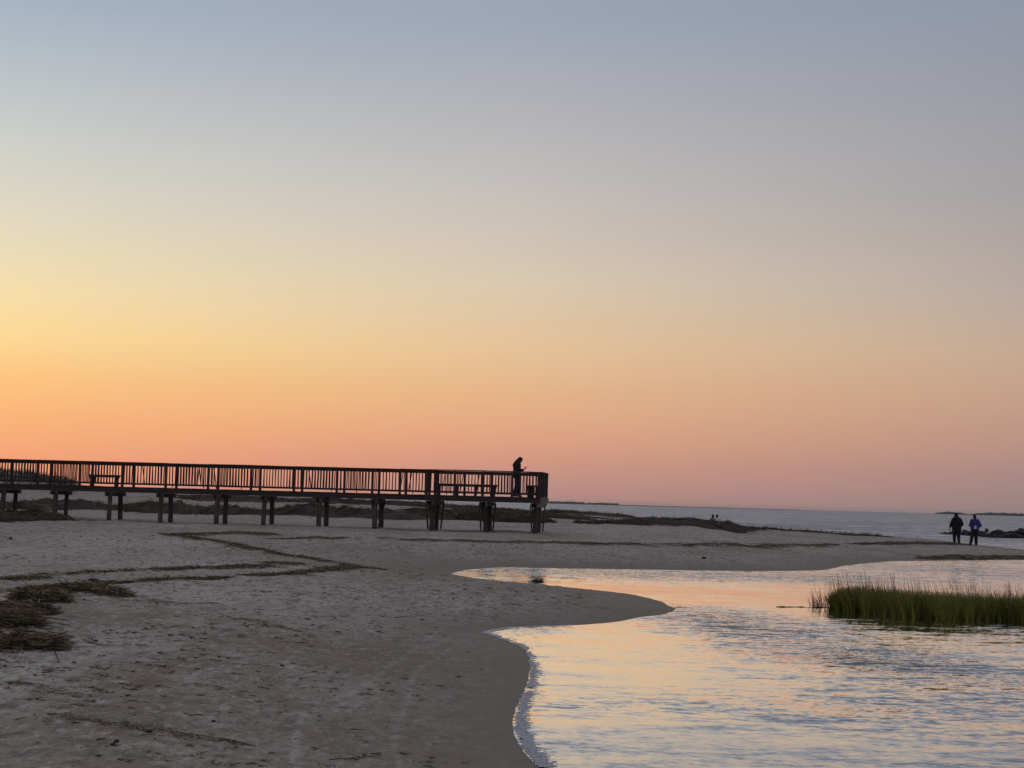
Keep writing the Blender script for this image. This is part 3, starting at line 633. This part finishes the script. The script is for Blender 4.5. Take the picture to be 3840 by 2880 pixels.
# pale flakes along the near waterline, sky glints of small wavelets painted as colour
M_edge_glint = simple('edge_glint', (.36, .37, .42), .4, .25, 30)
fl_ = [p for p, (x, y) in zip(bank, bank_px) if y > 2340 and x < 2160]; n = 2600
fx = np.array([p.x for p in fl_]); fyy = np.array([p.y for p in fl_]); ss_ = rng.random(n) * (len(fl_) - 1)
X = np.interp(ss_, np.arange(len(fl_)), fx); Y = np.interp(ss_, np.arange(len(fl_)), fyy)
off = np.abs(rng.normal(0, .03, n)) * (1 + 1.2 * np.clip(vnoise(ss_ * 1.7, ss_ * 0) + .2, 0, 1)); X = X + off + .02; k = vnoise(X * 3, Y * 3) > -.05 + .5 * rng.random(n) - .25; X = X[k]; Y = Y[k]; n = len(X)
V = np.zeros((n, 4, 3)); L_ = rng.uniform(.008, .035, n); B_ = rng.uniform(.006, .016, n); a_ = rng.normal(0, .5, n)
for q, (i_, j_) in enumerate(((-1, -1), (1, -1), (1, 1), (-1, 1))):
    V[:, q, 0] = X + i_ * L_ * np.cos(a_) - j_ * B_ * np.sin(a_); V[:, q, 1] = Y + i_ * L_ * np.sin(a_) + j_ * B_ * np.cos(a_); V[:, q, 2] = .006 + (.008 if 0 else 0) + rng.uniform(0, .006, n) + (j_ > 0) * .004
fr_ = mesh('edge_glint', V.reshape(-1, 3).tolist(), [(4 * i, 4 * i + 1, 4 * i + 2, 4 * i + 3) for i in range(n)], M_edge_glint); tag(fr_, 'thin pale flakes painted as sky glints along the near edge of the creek', 'edge_glint', kind='stuff')

# small dark stones and lumps
def rock(name, c_, r, mat, seed, parent=None, sq=(1, .8, .6)):
    import bmesh
    bm = bmesh.new(); bmesh.ops.create_icosphere(bm, subdivisions=3, radius=1)
    for v in bm.verts:
        nn = noise.noise(v.co * 1.3 + Vector((seed * 3.1, 0, 0))) * .45 + noise.noise(v.co * 3.1 + Vector((0, seed * 1.7, 0))) * .18
        v.co = Vector((v.co.x * sq[0], v.co.y * sq[1], v.co.z * sq[2])) * (r * (1 + nn))
    me = bpy.data.meshes.new(name); bm.to_mesh(me); bm.free(); me.materials.append(mat)
    o = bpy.data.objects.new(name, me); COL.objects.link(o); o.location = c_
    if parent: o.parent = parent
    return o
for i, (x, y, r, lab) in enumerate([(40,2021,.055,'small dark stone alone on the pale sand at the left edge'),(352,2212,.10,'black lump resting on the dark reed heap'),(366,2024,.03,'tiny dark stone on pale sand in front of the second pile pair'),
        (1058,2498,.02,'tiny dark pebble in the middle of the sand'),(556,2748,.022,'dark pebble beside the long thin straw streak'),(437,2786,.018,'upper of two dark pebbles near the bottom left'),(423,2797,.018,'lower of two dark pebbles near the bottom left'),(800,2708,.016,'dark pebble right of the long thin straw streak'),(2640,2096,.07,'weedy dark lump on the far bank above the creek')]):
    p = hit(x, y); o = rock('stone', p + Vector((0, 0, r * .35 + (.08 if i == 1 else 0))), r, M_rock, i + 1); tag(o, lab, 'stone')

# clump standing in the creek
p = P(2016, 2180, 0); cl_ = empty('weed_clump', p); tag(cl_, 'small dark weed clump standing in the narrow head of the creek', 'weed clump')
rock('mud', Vector((0, 0, -.01)), .09, M_rock, 41, cl_, (1.6, .9, .45))
n = 70; aa = rng.random(n) * 6.28; dirs = np.stack([np.cos(aa) * .8, np.sin(aa) * .8, rng.uniform(.2, 1, n)], -1)
strips(rng.normal(0, .05, (n, 3)) * np.array([1.4, .7, .1]), dirs, rng.uniform(.06, .2, n), np.full(n, .012), np.zeros((n, 3)), rng.random(n) * .4, 'weed', M_straw, cl_)

# ------------------------------------------------------------------ marsh grass in the creek
front = [(3040,2274),(3090,2275),(3125,2283),(3180,2292),(3260,2302),(3340,2311),(3450,2319),(3560,2325),(3840,2330),(4300,2334)]
fu = np.array([U(x) for x, y in front]); fy = np.array([P(x, y).y for x, y in front])
gx0, gx1 = P(3128, 2292).x, P(4200, 2340).x
n = 30000
u = rng.uniform(U(3122), U(4200), n); yf = np.interp(u, fu, fy) + .5 * vnoise(u * 420, u * 0 + .5); dep = rng.random(n) ** 1.1 * 2.4 * np.clip((u - U(3100)) / (U(3240) - U(3100)), .25, 1)
Y = yf + dep + .25 * vnoise(u * 200, u * 0) ; X = u * Y
pxx = np.interp(u, [U(3100), U(4300)], [3100, 4300])
clump = vnoise(X * 2.6, Y * 2.6) * .5 + vnoise(X * .9 + 7, Y * .9) * .6
hb = np.interp(pxx, [3110, 3170, 3350, 3600, 4300], [.28, .46, .45, .41, .40]) * (1 + .40 * clump) * rng.uniform(.55, 1.12, n)
wild = np.where(rng.random(n) < .08, 3.0, 1.0)
dirs = np.stack([rng.normal(-.05, .15, n) * wild, rng.normal(0, .16, n), np.ones(n)], -1); dirs /= np.linalg.norm(dirs, axis=1, keepdims=True)
bend = np.stack([rng.normal(-.03, .05, n), rng.normal(0, .04, n), -np.abs(rng.normal(0, .02, n))], -1)
g = strips(np.stack([X, Y, np.full(n, -.03)], -1), dirs, hb, rng.uniform(.006, .011, n), bend, np.clip(.38 + 1.0 * clump + rng.normal(0, .28, n), 0, 1), 'marsh_grass', M_grass, segs=3)
tag(g, 'dense bed of green marsh grass standing in the creek at the right', 'marsh grass', kind='stuff')
n = 850
u = rng.uniform(U(3125), U(4200), n); Y = np.interp(u, fu, fy) + rng.random(n) * 2.2; X = u * Y
hs = np.interp(u, [U(3120), U(3200), U(3500), U(4300)], [.60, .76, .70, .66]) * rng.uniform(.72, 1.06, n)
dirs = np.stack([rng.normal(-.10, .10, n), rng.normal(0, .1, n), np.ones(n)], -1); dirs /= np.linalg.norm(dirs, axis=1, keepdims=True)
bend = np.stack([-np.abs(rng.normal(.05, .04, n)), rng.normal(0, .02, n), np.zeros(n)], -1)
g = strips(np.stack([X, Y, np.full(n, -.03)], -1), dirs, hs, rng.uniform(.007, .012, n), bend, rng.random(n), 'seed_stalks', M_stalk, segs=4)
tag(g, 'thin pale seed stalks rising above the marsh grass', 'grass stalks', kind='stuff')
# sparse stems at the left tip and the floating line
n = 90
u = rng.uniform(U(3048), U(3128), n); X = u * 33.6; Y = np.full(n, 33.6) + rng.normal(0, .25, n)
dirs = np.stack([rng.normal(-.12, .14, n), rng.normal(0, .1, n), np.ones(n)], -1)
g = strips(np.stack([X, Y, np.full(n, -.03)], -1), dirs, rng.uniform(.12, .42, n), rng.uniform(.006, .016, n), np.stack([rng.normal(-.03, .04, n), np.zeros(n), np.zeros(n)], -1), rng.random(n) * .5, 'sparse_stems', M_stalk, segs=3)
tag(g, 'sparse brown stems at the left tip of the marsh grass', 'grass stalks', kind='stuff')
mb = MB(); a = P(2910, 2276); b_ = P(3120, 2279)
pts_ = [a + (b_ - a) * s + Vector((0, random.uniform(-.04, .04), random.uniform(-.004, .012))) for s in np.linspace(0, 1, 12)]
mb.tube(pts_, [.004] + [.009] * 10 + [.012], 6); st = mb.build('stick', M_rock); tag(st, 'thin dark stick afloat at the left of the marsh grass', 'stick')

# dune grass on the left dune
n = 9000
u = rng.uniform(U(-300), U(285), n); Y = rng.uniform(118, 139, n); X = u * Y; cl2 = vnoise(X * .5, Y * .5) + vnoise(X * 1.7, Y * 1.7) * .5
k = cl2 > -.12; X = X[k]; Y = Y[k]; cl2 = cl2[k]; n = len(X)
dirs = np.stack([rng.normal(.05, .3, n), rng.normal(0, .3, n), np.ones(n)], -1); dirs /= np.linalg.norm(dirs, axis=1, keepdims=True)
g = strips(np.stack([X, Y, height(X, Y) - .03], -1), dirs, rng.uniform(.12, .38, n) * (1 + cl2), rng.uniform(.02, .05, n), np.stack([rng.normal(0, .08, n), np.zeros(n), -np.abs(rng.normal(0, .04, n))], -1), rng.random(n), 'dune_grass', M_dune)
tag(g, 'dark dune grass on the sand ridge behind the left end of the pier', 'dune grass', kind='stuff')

# ------------------------------------------------------------------ rock jetty
jc = P(3700, 2012, 0); jet = empty('rock_jetty', jc); tag(jet, 'low dark jetty of rough rocks in the sea behind the two walkers', 'jetty')
kk = 0
for i in range(96):
    s = (i + random.random()) / 96; px = 3550 + s * 400
    top = np.interp(px, [3548, 3575, 3620, 3660, 3708, 3760, 3830, 3970], [1, 8, 17, 18, 20, 23, 28, 30]) / 47.0
    base_y = np.interp(px, [3548, 3640, 3740, 3970], [2003, 2008, 2017, 2021])
    p = P(px, base_y, 0); p.y += random.uniform(0, 2.2)
    r = random.uniform(.17, .32); z = random.uniform(0, max(.02, top - .12)) if i % 3 else .04
    r = min(r, .10 + top * .5)
    rock('rock', Vector((p.x, p.y, z)) - jc, r, M_rock, i + 50, jet, (random.uniform(1.2, 2.0), 1, random.uniform(.6, .95)))
p = P(3708, 2012, 0); rock('rock', Vector((p.x, p.y + .6, .50)) - jc, .17, M_rock, 300, jet, (.8, .8, 1.1))
p = P(3835, 2017, 0); rock('rock', Vector((p.x, p.y + .6, .60)) - jc, .22, M_rock, 301, jet, (1.1, .8, .9))
mb = MB(); a = P(3513, 1999); b_ = P(3556, 2003); mb.tube([a, (a + b_) / 2 + Vector((0, 0, .02)), b_], [.03, .05, .07], 6); mb.build('rock', M_rock, jet, inv=Matrix.Translation(-jc))

# ------------------------------------------------------------------ people
M_skin = simple('skin', (.34, .20, .15), .6, .08, 6)
M_black = simple('black_cloth', (.012, .012, .016), .9, .3, 14, .2)
M_navy = simple('navy_cloth', (.012, .016, .045), .9, .3, 14, .2)
M_jean = simple('blue_denim', (.022, .035, .075), .9, .3, 14, .2)
M_blue = simple('blue_jacket_cloth', (.020, .025, .17), .7, .3, 10, .2)
M_hair = simple('dark_hair', (.012, .009, .008), .6, .3, 30, .3)
M_shoe = simple('grey_shoe', (.20, .20, .20), .8, .2, 20)
M_white = simple('white_cloth', (.55, .52, .52), .8, .1, 10)
M_pink = simple('dusky_pink_cloth', (.22, .13, .17), .85, .15, 10)
M_dark = simple('phone_glass', (.01, .01, .012), .2, .1, 5)
M_eye = simple('eye', (.5, .5, .5), .3, .1, 5)
def skin(name, verts, edges, rads, mat, parent, sub=1, root=0):
    me = bpy.data.meshes.new(name); me.from_pydata([tuple(v) for v in verts], edges, []); me.materials.append(mat)
    o = bpy.data.objects.new(name, me); COL.objects.link(o)
    if parent: o.parent = parent
    sm = o.modifiers.new('skin', 'SKIN'); sm.use_smooth_shade = True; sm.branch_smoothing = .4
    lay = me.skin_vertices[0] if len(me.skin_vertices) else None
    for i, r in enumerate(rads): lay.data[i].radius = r if isinstance(r, tuple) else (r, r)
    for i in range(len(verts)): lay.data[i].use_root = (i == root)
    ss = o.modifiers.new('sub', 'SUBSURF'); ss.levels = sub; ss.render_levels = sub
    return o
class Sk:
    def __init__(s): s.v = []; s.e = []; s.r = []
    def p(s, co, r, link=None):
        s.v.append(Vector(co)); s.r.append(r); i = len(s.v) - 1
        if link is not None: s.e.append((link, i))
        return i
    def chain(s, start, pts):
        i = start
        for co, r in pts: i = s.p(co, r, i)
        return i
def person(loc, rz, J, label, jacket, trousers, shoes, hair='short', scale=1.0, group=None, legs=True, hood=False, jl=None):
    """x forward, y left, z up. J: joints"""
    o = empty('person', loc, rz); o.scale = (scale,) * 3; tag(o, label, 'person', group)
    V_ = lambda k: Vector(J[k])
    pel, ch, nk, hd = V_('pelvis'), V_('chest'), V_('neck'), V_('head')
    up = (hd - nk).normalized(); fw = Vector(J.get('face', (1, 0, 0))).normalized(); lf = up.cross(fw).normalized()
    s = Sk(); a = s.p(pel, (.135, .10)); b_ = s.p((pel + ch) / 2, (.115, .09), a); c_ = s.p(ch, (.14, .10), b_); n_ = s.p(nk, .052, c_)
    jaw = s.p(nk + up * .07 + fw * .02, .066, n_); sk = s.p(hd, (.082, .095), jaw); s.p(hd + up * .06 - fw * .01, .075, sk)
    s.p(hd + fw * .098 - up * .025, .014, sk); s.p(hd + fw * .085 - up * .065, .02, jaw)
    for q in (1, -1): s.p(hd + lf * (q * .085) - up * .02, .016, sk)
    for q, n in ((1, 'l'), (-1, 'r')):
        sh = s.p(V_('sh_' + n), .055, c_); el = s.p(V_('el_' + n), .042, sh); wr = s.p(V_('wr_' + n), .028, el)
        hd_ = (V_('ha_' + n) - V_('wr_' + n)); hl = hd_.normalized(); palm = s.p(V_('wr_' + n) + hl * .055, (.034, .018), wr)
        side = hl.cross(Vector((0, 0, 1)) if abs(hl.z) < .9 else Vector((1, 0, 0))).normalized(); cu = hl.cross(side) * (-q)
        curl = J.get('curl', .4)
        for fi in range(4):
            o0 = V_('wr_' + n) + hl * .085 + side * ((fi - 1.5) * .019); ln = (.062, .072, .068, .052)[fi]
            s.chain(palm, [(o0, .010), (o0 + hl * ln * .5 + cu * curl * ln * .25, .009), (o0 + hl * ln * (1 - .3 * curl) + cu * curl * ln * .7, .008)])
        s.chain(palm, [(V_('wr_' + n) + hl * .045 - side * .036, .011), (V_('wr_' + n) + hl * .085 - side * .052, .009)])
        if legs or True:
            hp = s.p(V_('hip_' + n), .085, a); kn = s.p(V_('kn_' + n), .055, hp); an = s.p(V_('an_' + n), .038, kn); s.p(V_('to_' + n), .03, an)
    skin('body', s.v, s.e, s.r, M_skin, o)
    for q in (1, -1):
        r_ = rock('eye', hd + fw * .085 + lf * (q * .032) + up * .0, .012, M_eye, 3, o, (1, 1, 1))
    W_ = J.get('bulk', 1.0); hem = pel - Vector((0, 0, J.get('hem', .12))); fl = Vector((fw.x, fw.y, 0)).normalized()
    back = J.get('back', 0.0)
    caps = []
    for n in 'lr':
        sh, el, wr = V_('sh_' + n), V_('el_' + n), V_('wr_' + n)
        caps += [(sh - (sh - ch) * .1, .085 * W_, el, .066 * W_), (el, .066 * W_, wr + (el - wr).normalized() * .03, .048)]
    caps.append((V_('sh_l').lerp(V_('sh_r'), .12), .085 * W_, V_('sh_l').lerp(V_('sh_r'), .88), .085 * W_))
    if hood: caps += [(nk + Vector((0, 0, .02)) - fl * .07, .12, nk - fl * .09 - Vector((0, 0, .08)), .13), (hd - fl * .03, .115, hd + Vector((0, 0, .05)) - fl * .02, .09), (hd - fl * .04 - Vector((0, 0, .06)), .12, nk - fl * .05, .15)]
    fused('jacket', caps, [([(hem, .20 * W_, .15 * W_), (pel, .20 * W_, .155 * W_), ((pel + ch) / 2 - fl * back * .5, .185 * W_, .15 * W_), (ch - fl * back, .20 * W_, .15 * W_), (V_('sh_l').lerp(V_('sh_r'), .5) - fl * back * .6, .17 * W_, .12 * W_), (nk + (nk - ch) * .0, .075, .075)], fl)], jacket, o)
    caps = []
    for n in 'lr':
        hp, kn, an = V_('hip_' + n), V_('kn_' + n), V_('an_' + n)
        caps += [(hp, .122, kn, .098), (kn, .098, an + (kn - an).normalized() * .03, .080)]
    caps.append((V_('hip_l') + Vector((0, 0, .04)), .11, V_('hip_r') + Vector((0, 0, .04)), .11))
    fused('trousers', caps, [([(pel - Vector((0, 0, .08)), .17, .13), (pel + Vector((0, 0, .06)), .165, .13)], fl)], trousers, o)
    if shoes:
        for n in 'lr':
            an, to = V_('an_' + n), V_('to_' + n); d_ = (to - an).normalized(); zz = Vector((0, 0, .035))
            fused('shoe', [(an - d_ * .03 - zz, .045, to - Vector((0, 0, 0)), .036), (an - d_ * .02, .05, an - zz, .045)], [], shoes, o, .012)
    caps = [(hd + up * .03 - fw * .02, .105, hd + up * .035 - fw * .01, .10), (hd - fw * .035 - up * .03, .09, hd - fw * .03 - up * .06, .08)]
    if hair == 'long':
        bk = ch - fl * (.10 * W_ + back)
        caps += [(hd - fw * .03, .10, nk - fl * .10, .10), (nk - fl * .08, .10, bk + Vector((0, 0, .06)), .085), (bk + Vector((0, 0, .06)), .085, bk - Vector((0, 0, .10)), .05),
                 (hd + lf * .05 - fw * .03, .07, nk + lf * .07, .06), (hd - lf * .05 - fw * .03, .07, nk - lf * .07, .06)]
    fused('hair', caps, [], M_hair, o, .012)
    return o
def fused(name, caps, lofts, mat, parent, vox=.02):
    """tapered capsules and elliptical lofts fused into one smooth surface"""
    mb = MB()
    for a, ra, b_, rb in caps:
        a = Vector(a); b_ = Vector(b_); d = (b_ - a); ln = d.length or 1e-6; d = d / ln
        pts_ = []; rr = []
        for k in range(5): th = math.pi / 2 * k / 5; pts_.append(a - d * ra * math.cos(th)); rr.append(max(.002, ra * math.sin(th)))
        pts_.append(a); rr.append(ra); pts_.append(b_); rr.append(rb)
        for k in range(4, -1, -1): th = math.pi / 2 * k / 5; pts_.append(b_ + d * rb * math.cos(th)); rr.append(max(.002, rb * math.sin(th)))
        mb.tube(pts_, rr, 14)
    for rings, fw in lofts:
        vs = []; f = []; n = 20; fw = Vector(fw).normalized()
        for i, (c_, hw, hd) in enumerate(rings):
            c_ = Vector(c_); lf = Vector((0, 0, 1)).cross(fw).normalized(); ff = lf.cross(Vector((0, 0, 1)))
            vs += [c_ + lf * (hw * math.cos(6.28318 * k / n)) + ff * (hd * math.sin(6.28318 * k / n)) for k in range(n)]
        for i in range(len(rings) - 1):
            for k in range(n): f.append((i * n + k, i * n + (k + 1) % n, (i + 1) * n + (k + 1) % n, (i + 1) * n + k))
        f.append(tuple(range(n))[::-1]); f.append(tuple((len(rings) - 1) * n + k for k in range(n))); mb.add(vs, f)
    o = mb.build(name, mat, parent, smooth=True)
    rm = o.modifiers.new('fuse', 'REMESH'); rm.mode = 'VOXEL'; rm.voxel_size = vox; rm.use_smooth_shade = True
    sm = o.modifiers.new('soften', 'SMOOTH'); sm.factor = .5; sm.iterations = 3
    return o
def stand(**kw):
    J = dict(pelvis=(0,0,.92), chest=(.0,0,1.30), neck=(.0,0,1.47), head=(.02,0,1.62), face=(1,0,-.1),
             sh_l=(0,.19,1.40), el_l=(-.02,.25,1.12), wr_l=(.03,.25,.87), ha_l=(.05,.25,.78), sh_r=(0,-.19,1.40), el_r=(-.02,-.25,1.12), wr_r=(.03,-.25,.87), ha_r=(.05,-.25,.78),
             hip_l=(0,.09,.86), kn_l=(.02,.10,.48), an_l=(0,.10,.09), to_l=(.15,.12,.04), hip_r=(0,-.09,.86), kn_r=(.02,-.10,.48), an_r=(0,-.10,.09), to_r=(.15,-.12,.04))
    J.update(kw); return J
# on the pier: facing right, looking down at a phone
q = pt(tcol(1937, .35), .42, DECK)
pp = person(q, -TH, stand(pelvis=(-.02,0,.90), chest=(-.01,0,1.26), neck=(.04,0,1.41), head=(.10,0,1.525), face=(.85,0,-.5), curl=.9,
    sh_l=(.02,.17,1.34), el_l=(.06,.21,1.09), wr_l=(.25,.08,1.13), ha_l=(.31,.05,1.20), sh_r=(.02,-.17,1.34), el_r=(.06,-.21,1.09), wr_r=(.25,-.08,1.13), ha_r=(.31,-.05,1.19),
    kn_l=(.06,.10,.48), an_l=(.03,.10,.09), to_l=(.18,.12,.04), kn_r=(.0,-.10,.48), an_r=(-.10,-.10,.09), to_r=(.05,-.12,.04), bulk=1.08, back=.015),
    'person with long dark hair and jeans on the pier deck, looking down at a phone', M_black, M_jean, M_shoe, hair='long', scale=.99)
mb = MB(); mb.bar((0, 0, -.072), (0, 0, .072), .072, .009, up=(1, 0, 0)); ph = mb.build('phone', M_dark)
ph.location = Vector(q) + Matrix.Rotation(-TH, 3, 'Z') @ Vector((.355, -.0, 1.215)); ph.rotation_euler = (0, R(35), -TH); tag(ph, 'phone held up by the person on the pier', 'phone')
# two walkers, seen from behind; forward = away from the camera
def walker(px, Y, J, label, *a, rz=R(90), **kw):
    x = U(px) * Y; p = Vector((x, Y, H1(x, Y))); return person(p, rz, J, label, *a, **kw)
walker(3588, 98.5, stand(head=(.03,.035,1.63), neck=(.02,.02,1.46), bulk=1.32, hem=.20, el_l=(-.03,.32,1.12), wr_l=(.02,.37,.90), ha_l=(.03,.38,.80),
    el_r=(-.02,-.30,1.13), wr_r=(.16,-.24,.95), ha_r=(.22,-.22,.92), kn_l=(.10,.10,.49), an_l=(.12,.085,.11), to_l=(.26,.09,.06), kn_r=(-.02,-.10,.47), an_r=(-.2,-.085,.12), to_r=(-.08,-.09,.04)),
    'larger walker in a bulky dark hooded jacket, walking away on the sand spit', M_black, M_navy, None, scale=1.02, hood=True)
w2 = walker(3656, 95.5, stand(bulk=1.2, head=(.03,.01,1.61), el_l=(-.08,.29,1.13), wr_l=(-.17,.10,1.0), ha_l=(-.19,.03,.98), el_r=(-.08,-.29,1.13), wr_r=(-.17,-.12,1.0), ha_r=(-.19,-.05,.98),
    kn_l=(.02,.15,.48), an_l=(-.12,.27,.12), to_l=(.0,.30,.05), kn_r=(.10,-.10,.48), an_r=(.10,-.11,.09), to_r=(.25,-.12,.04), curl=.9, hem=.06),
    'smaller walker in a bright blue jacket and black trousers, hands behind the back', M_blue, M_black, M_black, scale=.985)
pw = Vector(w2.location)
mb = MB(); mb.bar((0, 0, -.09), (0, 0, .09), .10, .05, up=(0, 1, 0)); bg_ = mb.build('small_bag', M_white); bg_.location = pw + Vector((-.04, -.24, 1.02)); bg_.rotation_euler = (0, .2, 0); tag(bg_, 'small pale bag held behind the back of the blue-jacketed walker', 'bag')
# people sitting beyond the reed bank
def sit(**kw):
    J = dict(pelvis=(0,0,.12), chest=(.03,0,.48), neck=(.05,0,.64), head=(.07,0,.79), face=(1,0,0),
             sh_l=(.03,.18,.57), el_l=(.12,.24,.34), wr_l=(.32,.16,.34), ha_l=(.40,.12,.34), sh_r=(.03,-.18,.57), el_r=(.12,-.24,.34), wr_r=(.32,-.16,.34), ha_r=(.40,-.12,.34),
             hip_l=(.05,.09,.12), kn_l=(.38,.12,.42), an_l=(.62,.10,.08), to_l=(.76,.11,.04), hip_r=(.05,-.09,.12), kn_r=(.38,-.12,.42), an_r=(.62,-.10,.08), to_r=(.76,-.11,.04))
    J.update(kw); return J
def sitter(px, topy, Y, label, *a, **kw):
    z = EYE - (topy - hor(px)) * Y / F; x = U(px) * Y
    return person(Vector((x, Y, z - .90)), R(90), sit(), label, *a, **kw)
sitter(2674, 1930, 136, 'left of the two people sitting close together on the reed bank', M_pink, M_black, None)
sitter(2690, 1930, 136, 'right of the two people sitting close together on the reed bank', M_white, M_black, None)
sitter(1317, 1862, 140, 'distant person sitting on the far crest seen under the pier deck', M_navy, M_black, None)

# ------------------------------------------------------------------ haze
m, t, b = mat_base('air'); t.nodes.remove(b); mo = t.nodes['Material Output']
pv = N('ShaderNodeVolumePrincipled', t); pv.inputs['Density'].default_value = .00005; pv.inputs['Color'].default_value = (.80, .84, .92, 1); pv.inputs['Anisotropy'].default_value = .2
L(pv.outputs[0], mo.inputs['Volume'], t)
HZ = 12
v = [(x, y, z) for z in (-3, HZ) for x, y in ((-28000, -200), (28000, -200), (28000, 9100), (-28000, 9100))]
hz = mesh('haze', v, [(0, 3, 2, 1), (4, 5, 6, 7), (0, 1, 5, 4), (1, 2, 6, 5), (2, 3, 7, 6), (3, 0, 4, 7)], m); tag(hz, kind='stuff')
